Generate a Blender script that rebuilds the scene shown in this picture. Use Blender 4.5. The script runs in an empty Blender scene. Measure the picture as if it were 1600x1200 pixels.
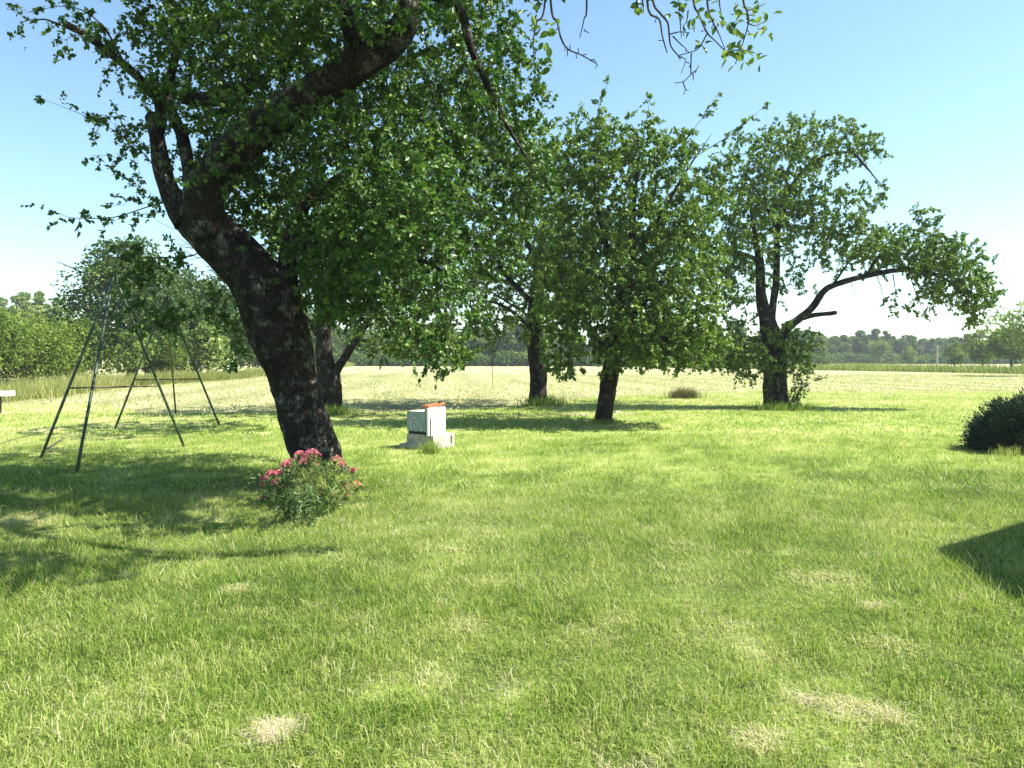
import bpy, math, random
import numpy as np
from mathutils import Vector, noise as mnoise

# ------------------------------------------------------------------ camera, sky, sun, exposure
SC = bpy.context.scene
COL = SC.collection
CAMH, F, HOR = 1.6, 1200.0, 560.0
PITCH = math.atan((600 - HOR) / F)
cam_d = bpy.data.cameras.new('camera')
cam_d.sensor_width = 36
cam_d.lens = F / 1600 * 36
cam_d.clip_start = 0.05
cam_d.clip_end = 3000
cam = bpy.data.objects.new('camera', cam_d)
COL.objects.link(cam)
cam.location = (0, 0, CAMH)
cam.rotation_euler = (math.pi / 2 - PITCH, 0, 0)
SC.camera = cam

SUN_EL = math.radians(50)
SUN_AZ = math.radians(90)            # from +Y (view direction) towards +X (right)
world = bpy.data.worlds.new('World')
SC.world = world
world.use_nodes = True
wn = world.node_tree
for n in list(wn.nodes):
    wn.nodes.remove(n)
sky = wn.nodes.new('ShaderNodeTexSky')
sky.sky_type = 'NISHITA'
sky.sun_disc = False
sky.sun_elevation = SUN_EL
sky.sun_rotation = SUN_AZ
sky.air_density = 1.0
sky.dust_density = 0.4
sky.ozone_density = 0.0
bg = wn.nodes.new('ShaderNodeBackground')
bg.inputs['Strength'].default_value = 0.08
wo = wn.nodes.new('ShaderNodeOutputWorld')
tone = wn.nodes.new('ShaderNodeMix')          # the camera's cool white balance
tone.data_type = 'RGBA'
tone.blend_type = 'MULTIPLY'
tone.inputs[0].default_value = 1.0
tone.inputs[7].default_value = (0.88, 1.03, 1.03, 1)
wn.links.new(sky.outputs['Color'], tone.inputs[6])
wn.links.new(tone.outputs[2], bg.inputs['Color'])
wn.links.new(bg.outputs['Background'], wo.inputs['Surface'])

sun_d = bpy.data.lights.new('sun', 'SUN')
sun_d.energy = 5.0
sun_d.angle = math.radians(0.53)
sun_d.color = (1.0, 0.95, 0.86)
sun = bpy.data.objects.new('sun', sun_d)
COL.objects.link(sun)
SUNV = Vector((math.cos(SUN_EL) * math.sin(SUN_AZ), math.cos(SUN_EL) * math.cos(SUN_AZ), math.sin(SUN_EL)))
sun.rotation_euler = SUNV.to_track_quat('Z', 'Y').to_euler()
sun.location = (20, 5, 30)

SC.view_settings.view_transform = 'Standard'
SC.view_settings.look = 'None'
SC.view_settings.exposure = 1.6
SC.view_settings.gamma = 1.0
SC.view_settings.use_curve_mapping = False
SC.render.engine = 'CYCLES'
SC.cycles.max_bounces = 8
SC.cycles.diffuse_bounces = 1
SC.cycles.transmission_bounces = 4
SC.cycles.volume_bounces = 0
SC.cycles.use_denoising = True

# ------------------------------------------------------------------ helpers
RNG = np.random.default_rng(7)
random.seed(7)
UPV = np.array([0, math.sin(PITCH), math.cos(PITCH)])
FWD = np.array([0, math.cos(PITCH), -math.sin(PITCH)])


def at(px, py, D):
    """point D metres ahead seen at photograph pixel (px, py)"""
    d = FWD + np.array([(px - 800) / F, 0, 0]) + UPV * (-(py - 600) / F)
    t = D / d[1]
    return np.array([0, 0, CAMH]) + d * t


def ground(px, py):
    d = FWD + np.array([(px - 800) / F, 0, 0]) + UPV * (-(py - 600) / F)
    t = CAMH / -d[2]
    p = np.array([0, 0, CAMH]) + d * t
    p[2] = gz(p[0], p[1])
    return p


def project(P):
    q = np.asarray(P) - np.array([0, 0, CAMH])
    z = q @ FWD
    return 800 + F * q[..., 0] / z, 600 - F * (q @ UPV) / z, z


def hash2(ix, iy, seed):
    n = (ix.astype(np.int64) * 374761393 + iy.astype(np.int64) * 668265263 + seed * 974711) & 0xFFFFFFFF
    n = ((n ^ (n >> 13)) * 1274126177) & 0xFFFFFFFF
    return ((n ^ (n >> 16)) & 0xFFFF) / 65535.0


def vnoise(x, y, sc, seed):
    x = np.asarray(x, float) / sc
    y = np.asarray(y, float) / sc
    ix, iy = np.floor(x), np.floor(y)
    fx, fy = x - ix, y - iy
    fx = fx * fx * (3 - 2 * fx)
    fy = fy * fy * (3 - 2 * fy)
    a, b = hash2(ix, iy, seed), hash2(ix + 1, iy, seed)
    c, d = hash2(ix, iy + 1, seed), hash2(ix + 1, iy + 1, seed)
    return (a * (1 - fx) + b * fx) * (1 - fy) + (c * (1 - fx) + d * fx) * fy


def fbm(x, y, sc, seed, n=3):
    s, a, t = 0, 1.0, 0
    for k in range(n):
        s = s + a * vnoise(x, y, sc / 2 ** k, seed + k * 17)
        t += a
        a *= 0.5
    return s / t


def gz(x, y):
    return 0.05 * (fbm(x, y, 3.0, 5, 2) - 0.5) + 0.0


def norm(v):
    v = np.asarray(v, float)
    return v / np.maximum(np.linalg.norm(v, axis=-1, keepdims=True), 1e-9)


def np_mesh(name, V, F_, mat=None, parent=None, tint=None, smooth=False, link=True, mats=None, midx=None):
    """one mesh object from arrays; F_ is an (m,k) array or a list of such arrays"""
    V = np.ascontiguousarray(V, np.float32)
    Fs = F_ if isinstance(F_, list) else [F_]
    Fs = [np.asarray(f, np.int32) for f in Fs if len(f)]
    me = bpy.data.meshes.new(name)
    me.vertices.add(len(V))
    me.vertices.foreach_set('co', V.ravel())
    loops = np.concatenate([f.ravel() for f in Fs])
    sizes = np.concatenate([np.full(len(f), f.shape[1], np.int32) for f in Fs])
    starts = np.concatenate([[0], np.cumsum(sizes)[:-1]]).astype(np.int32)
    me.loops.add(len(loops))
    me.loops.foreach_set('vertex_index', loops)
    me.polygons.add(len(sizes))
    me.polygons.foreach_set('loop_start', starts)
    me.polygons.foreach_set('loop_total', sizes)
    me.polygons.foreach_set('use_smooth', np.full(len(sizes), bool(smooth)))
    if tint is not None:
        at_ = me.attributes.new('tint', 'FLOAT', 'POINT')
        at_.data.foreach_set('value', np.ascontiguousarray(tint, np.float32))
    if mats:
        for m in mats:
            me.materials.append(m)
        if midx is not None:
            me.polygons.foreach_set('material_index', np.ascontiguousarray(midx, np.int32))
    elif mat:
        me.materials.append(mat)
    me.update(calc_edges=True)
    me.validate()
    o = bpy.data.objects.new(name, me)
    if link:
        COL.objects.link(o)
    if parent is not None:
        attach(o, parent)
    return o


def attach(o, parent):
    """parent without moving (parents are unrotated empties)"""
    o.parent = parent
    o.matrix_parent_inverse.identity()
    o.location = Vector(o.location) - Vector(parent.location)


def thing(name, label, cat, loc=(0, 0, 0), group=None):
    o = bpy.data.objects.new(name, None)
    o.empty_display_size = 0.2
    COL.objects.link(o)
    o.location = Vector([float(c) for c in loc])
    tag(o, label, cat, group)
    return o


def tag(o, label=None, cat=None, group=None, kind=None):
    if label:
        o['label'] = label
    if cat:
        o['category'] = cat
    if group:
        o['group'] = group
    if kind:
        o['kind'] = kind
    return o


def catmull(P, step=0.1):
    """resample a polyline (columns x,y,z,r) smoothly"""
    P = np.asarray(P, float)
    out = []
    n = len(P)
    for i in range(n - 1):
        p0, p1, p2, p3 = P[max(i - 1, 0)], P[i], P[i + 1], P[min(i + 2, n - 1)]
        k = max(1, int(np.linalg.norm(p2[:3] - p1[:3]) / step))
        for j in range(k):
            t = j / k
            out.append(0.5 * (2 * p1 + (p2 - p0) * t + (2 * p0 - 5 * p1 + 4 * p2 - p3) * t * t
                              + (3 * p1 - p0 - 3 * p2 + p3) * t ** 3))
    out.append(P[-1])
    out = np.array(out)
    out[:, 3] = np.maximum(out[:, 3], 0.0015)
    return out


def tube(P, seg=8, rough=0.0, nf=6.0, cap=True, flare=0.0):
    # rough > 0 gives flutes, burls and bark ridges as real relief
    """tube along P (n,4); returns V, quads, tris"""
    P = np.asarray(P, float)
    n = len(P)
    T = norm(np.gradient(P[:, :3], axis=0))
    ref = np.array([0.0, 0.0, 1.0]) if abs(T[0][2]) < 0.9 else np.array([1.0, 0, 0])
    u = np.cross(T[0], ref)
    u /= np.linalg.norm(u)
    V = np.zeros((n, seg, 3))
    ang = np.arange(seg) / seg * 2 * math.pi
    for i in range(n):
        u = u - T[i] * (u @ T[i])
        u /= np.linalg.norm(u)
        w = np.cross(T[i], u)
        r = np.full(seg, P[i, 3])
        if rough > 0:
            for k in range(seg):
                d = math.cos(ang[k]) * u + math.sin(ang[k]) * w
                q = Vector(P[i, :3] + d * P[i, 3])
                h = mnoise.noise(q * nf * 0.35) * 1.1 + mnoise.noise(q * nf) * 0.6 + abs(mnoise.noise(q * nf * 2.7)) * 0.5
                h += 0.9 * mnoise.noise(Vector((q.x * 1.6, q.y * 1.6, q.z * 0.9)) * 1.3 + Vector((9, 3, 1)))
                rid = 1 - abs(mnoise.noise(Vector((q.x * 9, q.y * 9, q.z * 2.6)) + Vector((5, 5, 5)))) * 2
                r[k] *= 1 + rough * (h + 0.35 * rid)
        V[i] = P[i, :3] + (np.cos(ang)[:, None] * u + np.sin(ang)[:, None] * w) * r[:, None]
    V = V.reshape(-1, 3)
    i, k = np.meshgrid(np.arange(n - 1), np.arange(seg), indexing='ij')
    k2 = (k + 1) % seg
    Q = np.stack([i * seg + k, i * seg + k2, (i + 1) * seg + k2, (i + 1) * seg + k], -1).reshape(-1, 4)
    Tt = np.zeros((0, 3), int)
    if cap:
        V = np.vstack([V, P[0, :3], P[-1, :3]])
        a = np.arange(seg)
        b = (a + 1) % seg
        c0, c1 = n * seg, n * seg + 1
        Tt = np.vstack([np.stack([b, a, np.full(seg, c0)], -1),
                        np.stack([(n - 1) * seg + a, (n - 1) * seg + b, np.full(seg, c1)], -1)])
    return V, Q, Tt


class Joined:
    def __init__(s):
        s.V, s.Q, s.T, s.n = [], [], [], 0

    def add(s, V, Q=None, T=None):
        s.V.append(V)
        if Q is not None and len(Q):
            s.Q.append(np.asarray(Q) + s.n)
        if T is not None and len(T):
            s.T.append(np.asarray(T) + s.n)
        s.n += len(V)
        return s

    def tube(s, P, seg=8, **k):
        return s.add(*tube(P, seg, **k))

    def box(s, c, size, rotz=0.0, tilt=0.0):
        sx, sy, sz = [q / 2 for q in size]
        b = 0.06 * min(size)
        # chamfered box: 24 verts
        vs = []
        for x in (-1, 1):
            for y in (-1, 1):
                for z in (-1, 1):
                    vs += [(x * sx, y * (sy - b), z * (sz - b)), (x * (sx - b), y * sy, z * (sz - b)), (x * (sx - b), y * (sy - b), z * sz)]
        V = np.array(vs, float)
        import itertools
        idx = {}
        k = 0
        for x in (-1, 1):
            for y in (-1, 1):
                for z in (-1, 1):
                    idx[(x, y, z)] = k
                    k += 3
        Q, T = [], []
        for ax in range(3):
            o = [a for a in range(3) if a != ax]
            for sgn in (-1, 1):
                f = []
                for (p, q) in ((-1, -1), (1, -1), (1, 1), (-1, 1)):
                    v = [0, 0, 0]
                    v[ax] = sgn
                    v[o[0]] = p
                    v[o[1]] = q
                    f.append(idx[tuple(v)] + ax)
                Q.append(f)
        for ax in range(3):                      # edge bevels
            o = [a for a in range(3) if a != ax]
            for (p, q) in ((-1, -1), (1, -1), (1, 1), (-1, 1)):
                f = []
                for sgn, which in ((-1, o[0]), (-1, o[1]), (1, o[1]), (1, o[0])):
                    v = [0, 0, 0]
                    v[ax] = sgn
                    v[o[0]] = p
                    v[o[1]] = q
                    f.append(idx[tuple(v)] + which)
                Q.append(f)
        for kk in idx.values():
            T.append([kk, kk + 1, kk + 2])
        ct, st = math.cos(tilt), math.sin(tilt)
        R2 = np.array([[1, 0, 0], [0, ct, -st], [0, st, ct]])
        cz, sn = math.cos(rotz), math.sin(rotz)
        R = np.array([[cz, -sn, 0], [sn, cz, 0], [0, 0, 1]])
        return s.add((V @ R2.T) @ R.T + np.asarray(c, float), Q, T)

    def build(s, name, mat, parent=None, smooth=False, tint=None):
        fs = []
        if s.Q:
            fs.append(np.concatenate(s.Q))
        if s.T:
            fs.append(np.concatenate(s.T))
        V = np.concatenate(s.V)
        o = np_mesh(name, V, fs, mat, None, tint, smooth)
        # origin at the mesh's own base
        c = Vector([float(V[:, 0].mean()), float(V[:, 1].mean()), float(V[:, 2].min())])
        me = o.data
        me.vertices.foreach_set('co', np.ascontiguousarray(V - np.array(c), np.float32).ravel())
        me.update()
        o.location = c
        if parent is not None:
            attach(o, parent)
        return o


# ------------------------------------------------------------------ materials
def new_mat(name):
    m = bpy.data.materials.new(name)
    m.use_nodes = True
    nt = m.node_tree
    for n in list(nt.nodes):
        nt.nodes.remove(n)
    return m, nt


def N(nt, typ, **kw):
    n = nt.nodes.new(typ)
    for k, v in kw.items():
        if k in n.inputs:
            n.inputs[k].default_value = v
        else:
            setattr(n, k, v)
    return n


def L(nt, a, b):
    nt.links.new(a, b)


def rgb(c):
    return (c[0], c[1], c[2], 1)


def ramp(nt, fac, stops):
    r = nt.nodes.new('ShaderNodeValToRGB')
    el = r.color_ramp.elements
    while len(el) < len(stops):
        el.new(0.5)
    for e, (p, c) in zip(el, stops):
        e.position = p
        e.color = rgb(c)
    L(nt, fac, r.inputs['Fac'])
    return r.outputs['Color']


def foliage_mat(name, stops, trans=0.35, rough=0.55, spec=0.12, tgain=(1.5, 1.7, 0.7)):
    m, nt = new_mat(name)
    a = N(nt, 'ShaderNodeAttribute', attribute_name='tint')
    c = ramp(nt, a.outputs['Fac'], stops)
    p = N(nt, 'ShaderNodeBsdfPrincipled', Roughness=rough)
    p.inputs['Specular IOR Level'].default_value = spec
    L(nt, c, p.inputs['Base Color'])
    t = N(nt, 'ShaderNodeBsdfTranslucent')
    mul = N(nt, 'ShaderNodeMix', data_type='RGBA', blend_type='MULTIPLY')
    mul.inputs[0].default_value = 1
    L(nt, c, mul.inputs[6])
    mul.inputs[7].default_value = rgb(tgain)
    L(nt, mul.outputs[2], t.inputs['Color'])
    mx = N(nt, 'ShaderNodeMixShader')
    mx.inputs[0].default_value = trans
    L(nt, p.outputs[0], mx.inputs[1])
    L(nt, t.outputs[0], mx.inputs[2])
    o = N(nt, 'ShaderNodeOutputMaterial')
    L(nt, mx.outputs[0], o.inputs['Surface'])
    return m


def bark_mat(name, dark, mid, lichen, scale=1.0):
    m, nt = new_mat(name)
    tc = N(nt, 'ShaderNodeNewGeometry')
    mp = N(nt, 'ShaderNodeMapping')
    mp.inputs['Scale'].default_value = (scale, scale, scale * 0.35)
    L(nt, tc.outputs['Position'], mp.inputs['Vector'])
    v = N(nt, 'ShaderNodeTexVoronoi', Scale=26.0, feature='DISTANCE_TO_EDGE')
    L(nt, mp.outputs[0], v.inputs['Vector'])
    n1 = N(nt, 'ShaderNodeTexNoise', Scale=9.0, Detail=8.0, Roughness=0.65)
    L(nt, mp.outputs[0], n1.inputs['Vector'])
    c1 = ramp(nt, n1.outputs['Fac'], [(0.3, dark), (0.62, mid), (0.8, [q * 1.5 for q in mid])])
    n2 = N(nt, 'ShaderNodeTexNoise', Scale=5.5, Detail=6.0, Roughness=0.7)
    L(nt, tc.outputs['Position'], n2.inputs['Vector'])
    k = ramp(nt, n2.outputs['Fac'], [(0.52, (0, 0, 0)), (0.64, (1, 1, 1))])
    mx = N(nt, 'ShaderNodeMix', data_type='RGBA')
    L(nt, k, mx.inputs[0])
    L(nt, c1, mx.inputs[6])
    mx.inputs[7].default_value = rgb(lichen)
    crack = ramp(nt, v.outputs['Distance'], [(0.0, (0.25, 0.25, 0.25)), (0.12, (1, 1, 1))])
    mm = N(nt, 'ShaderNodeMix', data_type='RGBA', blend_type='MULTIPLY')
    mm.inputs[0].default_value = 0.9
    L(nt, mx.outputs[2], mm.inputs[6])
    L(nt, crack, mm.inputs[7])
    p = N(nt, 'ShaderNodeBsdfPrincipled', Roughness=0.9)
    p.inputs['Specular IOR Level'].default_value = 0.15
    L(nt, mm.outputs[2], p.inputs['Base Color'])
    add = N(nt, 'ShaderNodeMath', operation='ADD')
    L(nt, crack, add.inputs[0])
    L(nt, n1.outputs['Fac'], add.inputs[1])
    b = N(nt, 'ShaderNodeBump', Strength=0.9, Distance=0.03)
    L(nt, add.outputs[0], b.inputs['Height'])
    L(nt, b.outputs[0], p.inputs['Normal'])
    o = N(nt, 'ShaderNodeOutputMaterial')
    L(nt, p.outputs[0], o.inputs['Surface'])
    return m


def worn_mat(name, c0, c1, scale=8.0, rough=0.6, bump=0.2, spec=0.3, metal=0.0, lo=0.4, hi=0.65, dist=0.01):
    m, nt = new_mat(name)
    tc = N(nt, 'ShaderNodeNewGeometry')
    n1 = N(nt, 'ShaderNodeTexNoise', Scale=scale, Detail=7.0, Roughness=0.65)
    L(nt, tc.outputs['Position'], n1.inputs['Vector'])
    c = ramp(nt, n1.outputs['Fac'], [(lo, c0), (hi, c1)])
    n2 = N(nt, 'ShaderNodeTexNoise', Scale=scale * 9, Detail=4.0)
    L(nt, tc.outputs['Position'], n2.inputs['Vector'])
    p = N(nt, 'ShaderNodeBsdfPrincipled', Roughness=rough, Metallic=metal)
    p.inputs['Specular IOR Level'].default_value = spec
    L(nt, c, p.inputs['Base Color'])
    b = N(nt, 'ShaderNodeBump', Strength=bump, Distance=dist)
    L(nt, n2.outputs['Fac'], b.inputs['Height'])
    L(nt, b.outputs[0], p.inputs['Normal'])
    o = N(nt, 'ShaderNodeOutputMaterial')
    L(nt, p.outputs[0], o.inputs['Surface'])
    return m


GRASS_STOPS = [(0.0, (0.095, 0.178, 0.022)), (0.32, (0.220, 0.318, 0.052)), (0.62, (0.37, 0.425, 0.110)),
               (0.82, (0.47, 0.46, 0.20)), (1.0, (0.60, 0.54, 0.37))]
M_blade = foliage_mat('grass_blade', GRASS_STOPS, trans=0.42, rough=0.5, spec=0.3, tgain=(1.15, 1.22, 0.9))
M_tall = foliage_mat('tall_grass', [(0.0, (0.12, 0.17, 0.045)), (0.5, (0.26, 0.28, 0.095)), (1.0, (0.44, 0.40, 0.20))], trans=0.3)
M_apple = foliage_mat('apple_leaf', [(0.0, (0.022, 0.066, 0.013)), (0.45, (0.062, 0.135, 0.026)), (0.8, (0.130, 0.215, 0.045)), (1.0, (0.25, 0.31, 0.09))],
                      trans=0.18, rough=0.45, spec=0.28)
M_apple2 = foliage_mat('orchard_leaf', [(0.0, (0.038, 0.092, 0.018)), (0.45, (0.122, 0.205, 0.040)), (0.8, (0.215, 0.295, 0.068)), (1.0, (0.28, 0.34, 0.11))],
                       trans=0.20, rough=0.48, spec=0.25)
M_far = foliage_mat('far_leaf', [(0.0, (0.042, 0.080, 0.022)), (0.5, (0.085, 0.140, 0.035)), (1.0, (0.165, 0.22, 0.055))], trans=0.25, rough=0.7, spec=0.08)
M_dark_tree = foliage_mat('dark_tree_leaf', [(0.0, (0.025, 0.055, 0.014)), (0.5, (0.06, 0.11, 0.022)), (1.0, (0.14, 0.19, 0.04))], trans=0.18, rough=0.6, spec=0.15)
M_pale = foliage_mat('pale_leaf', [(0.0, (0.09, 0.15, 0.035)), (0.6, (0.19, 0.26, 0.07)), (1.0, (0.38, 0.42, 0.17))], trans=0.25, rough=0.55)
M_hedge = foliage_mat('hedge_leaf', [(0.0, (0.065, 0.11, 0.022)), (0.5, (0.135, 0.195, 0.036)), (1.0, (0.22, 0.27, 0.06))], trans=0.3, rough=0.55)
M_juniper = foliage_mat('juniper_needle', [(0.0, (0.012, 0.030, 0.016)), (0.6, (0.032, 0.068, 0.042)), (1.0, (0.085, 0.14, 0.10))], trans=0.06, rough=0.55)
M_bark = bark_mat('apple_bark', (0.016, 0.013, 0.010), (0.048, 0.039, 0.031), (0.17, 0.16, 0.13))
M_bark2 = bark_mat('orchard_bark', (0.016, 0.013, 0.011), (0.042, 0.034, 0.028), (0.13, 0.125, 0.10))
M_twig = worn_mat('twig_bark', (0.03, 0.024, 0.02), (0.085, 0.07, 0.06), 14, 0.85, 0.2, 0.2)
M_dead = worn_mat('dead_wood', (0.16, 0.14, 0.11), (0.30, 0.27, 0.22), 14, 0.85, 0.2, 0.2)


def ground_mat(name, stops, sc_big, bump_d, stripes=None):
    m, nt = new_mat(name)
    a = N(nt, 'ShaderNodeAttribute', attribute_name='tint')
    g = N(nt, 'ShaderNodeNewGeometry')
    n1 = N(nt, 'ShaderNodeTexNoise', Scale=sc_big, Detail=8.0, Roughness=0.7)
    L(nt, g.outputs['Position'], n1.inputs['Vector'])
    n2 = N(nt, 'ShaderNodeTexNoise', Scale=sc_big * 14, Detail=6.0, Roughness=0.75)
    L(nt, g.outputs['Position'], n2.inputs['Vector'])
    s = N(nt, 'ShaderNodeMath', operation='MULTIPLY_ADD')
    L(nt, n1.outputs['Fac'], s.inputs[0])
    s.inputs[1].default_value = 0.5
    L(nt, a.outputs['Fac'], s.inputs[2])
    s2 = N(nt, 'ShaderNodeMath', operation='MULTIPLY_ADD')
    L(nt, n2.outputs['Fac'], s2.inputs[0])
    s2.inputs[1].default_value = 0.55
    L(nt, s.outputs[0], s2.inputs[2])
    s3 = N(nt, 'ShaderNodeMath', operation='SUBTRACT')
    L(nt, s2.outputs[0], s3.inputs[0])
    s3.inputs[1].default_value = 0.525
    fac = s3.outputs[0]
    if stripes:
        mp = N(nt, 'ShaderNodeMapping')
        mp.inputs['Rotation'].default_value = (0, 0, stripes[0])
        L(nt, g.outputs['Position'], mp.inputs['Vector'])
        w = N(nt, 'ShaderNodeTexWave', Scale=stripes[1], Distortion=6.0)
        w.inputs['Detail'].default_value = 4
        w.inputs['Detail Scale'].default_value = 0.6
        L(nt, mp.outputs[0], w.inputs['Vector'])
        s4 = N(nt, 'ShaderNodeMath', operation='MULTIPLY_ADD')
        L(nt, w.outputs['Fac'], s4.inputs[0])
        s4.inputs[1].default_value = stripes[2]
        L(nt, fac, s4.inputs[2])
        fac = s4.outputs[0]
    c = ramp(nt, fac, stops)
    p = N(nt, 'ShaderNodeBsdfPrincipled', Roughness=0.95)
    p.inputs['Specular IOR Level'].default_value = 0.1
    L(nt, c, p.inputs['Base Color'])
    b = N(nt, 'ShaderNodeBump', Strength=0.7, Distance=bump_d)
    L(nt, n2.outputs['Fac'], b.inputs['Height'])
    L(nt, b.outputs[0], p.inputs['Normal'])
    o = N(nt, 'ShaderNodeOutputMaterial')
    L(nt, p.outputs[0], o.inputs['Surface'])
    return m


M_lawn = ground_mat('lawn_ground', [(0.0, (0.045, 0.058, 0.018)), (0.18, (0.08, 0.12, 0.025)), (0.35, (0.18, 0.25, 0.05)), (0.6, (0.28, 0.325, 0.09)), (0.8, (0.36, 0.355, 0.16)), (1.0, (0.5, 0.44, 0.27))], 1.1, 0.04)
M_field = ground_mat('hay_ground', [(0.0, (0.11, 0.12, 0.045)), (0.35, (0.24, 0.24, 0.11)), (0.7, (0.36, 0.35, 0.185)), (1.0, (0.43, 0.415, 0.24))], 0.30, 0.10, (-0.085, 0.085, -0.30))
M_stub = foliage_mat('hay_stalk', [(0.0, (0.11, 0.125, 0.045)), (0.4, (0.31, 0.305, 0.15)), (0.75, (0.42, 0.405, 0.22)), (1.0, (0.49, 0.465, 0.28))], trans=0.25, rough=0.6, spec=0.2)

# ------------------------------------------------------------------ ground: field and lawn
BARE = [(425, 1145, 0.105, 0.9), (370, 922, 0.12, 0.40), (720, 975, 0.20, 0.22), (1365, 948, 0.10, 0.6), (1330, 1108, 0.20, 0.55),
        (1265, 1093, 0.10, 0.6), (1390, 1118, 0.10, 0.5), (1290, 905, 0.35, 0.22), (1395, 1010, 0.25, 0.22), (775, 910, 0.25, 0.15), (905, 648, 0.55, 0.75),
        (980, 648, 0.35, 0.6), (40, 815, 0.5, 0.25), (1200, 1160, 0.2, 0.3), (700, 860, 0.4, 0.15), (930, 990, 0.3, 0.2), (1180, 1150, 0.12, 0.4)]
BAREP = None


def lawn_tint(x, y):
    """how dry the turf is (0 lush .. 1 straw)"""
    global BAREP
    if BAREP is None:
        BAREP = [(ground(a, b)[:2], r, k) for a, b, r, k in BARE]
    t = 0.40 + 0.34 * (fbm(x, y, 1.7, 31, 4) - 0.5) + 0.50 * (fbm(x, y, 0.34, 77, 3) - 0.5)
    t = t + 0.35 * np.clip((fbm(x, y, 0.33, 131, 3) - 0.66) * 6, 0, 1)
    # lush darker islands and two pale wheel tracks running away from the house
    t = t - 0.09 * np.clip((fbm(x, y, 1.3, 91, 3) - 0.52) * 5, 0, 1)
    for cx, sl in ((-0.55, 0.02), (1.05, 0.10)):
        d = np.abs(x - (cx + sl * y + 0.25 * np.sin(y * 0.7 + cx)))
        t = t + 0.14 * np.exp(-(d / 0.28) ** 2) * (y < 14)
    for p, r, k in BAREP:
        d = np.hypot(x - p[0], (y - p[1]))
        d = d * (0.55 + 0.9 * vnoise(x, y, 0.09, 3))
        t = t + k * np.clip(1.25 - d / (0.62 * r), 0, 1)
    # the turf runs out into the cut hay
    t = t + 0.15 * np.clip((y - 20) / 14, 0, 1) + 0.10 * np.clip((y - 9) / 10, 0, 1) + 0.12 * np.clip((-x - 6) / 5, 0, 1)
    return t


def far_edge(x):
    return np.interp(x, [-160, -15, -10.5, -4.5, 0, 3, 8, 14, 160], [28, 27, 22.3, 22.6, 25, 31, 35.5, 37.5, 38]) + 1.1 * (fbm(x, 0 * x, 3.0, 12, 3) - 0.5) * 2


xs = np.concatenate([np.linspace(-160, -22, 12), np.arange(-20, 20.01, 0.22), np.linspace(22, 160, 12)])
NY = 160
tt = np.linspace(0, 1, NY) ** 1.6
X = np.repeat(xs[None, :], NY, 0)
fe = far_edge(xs)
Y = -12 + tt[:, None] * (fe[None, :] + 12)
Z = gz(X, Y)
Vv = np.stack([X, Y, Z], -1).reshape(-1, 3)
nx = len(xs)
i, k = np.meshgrid(np.arange(NY - 1), np.arange(nx - 1), indexing='ij')
Fq = np.stack([i * nx + k, i * nx + k + 1, (i + 1) * nx + k + 1, (i + 1) * nx + k], -1).reshape(-1, 4)
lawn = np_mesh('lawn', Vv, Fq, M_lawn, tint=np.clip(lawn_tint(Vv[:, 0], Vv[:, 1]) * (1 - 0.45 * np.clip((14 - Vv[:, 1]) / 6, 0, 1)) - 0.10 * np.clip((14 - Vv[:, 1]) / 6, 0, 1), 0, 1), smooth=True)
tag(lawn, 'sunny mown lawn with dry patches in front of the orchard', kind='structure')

GX = np.concatenate([np.linspace(-420, -70, 12), np.linspace(-60, 60, 90), np.linspace(70, 420, 12)])
GY = np.concatenate([np.linspace(-420, 10, 10), np.linspace(14, 110, 90), np.linspace(115, 420, 20)])
X, Y = np.meshgrid(GX, GY)
Z = np.where(Y > 40, 0.08 * (fbm(X, Y, 6.0, 61, 2) - 0.5) * np.clip((Y - 40) / 10, 0, 1), 0) - 0.035
nx, ny = len(GX), len(GY)
i, k = np.meshgrid(np.arange(ny - 1), np.arange(nx - 1), indexing='ij')
Fq = np.stack([i * nx + k, i * nx + k + 1, (i + 1) * nx + k + 1, (i + 1) * nx + k], -1).reshape(-1, 4)
ti = 0.62 + 0.25 * (fbm(X, Y, 14.0, 3, 3) - 0.5) + 0.1 * np.clip((Y - 60) / 60, 0, 1)
field = np_mesh('hay_field', np.stack([X, Y, Z], -1).reshape(-1, 3), Fq, M_field, tint=ti.ravel(), smooth=True)
tag(field, 'pale mown hay field stretching to the far tree line', kind='structure')


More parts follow.
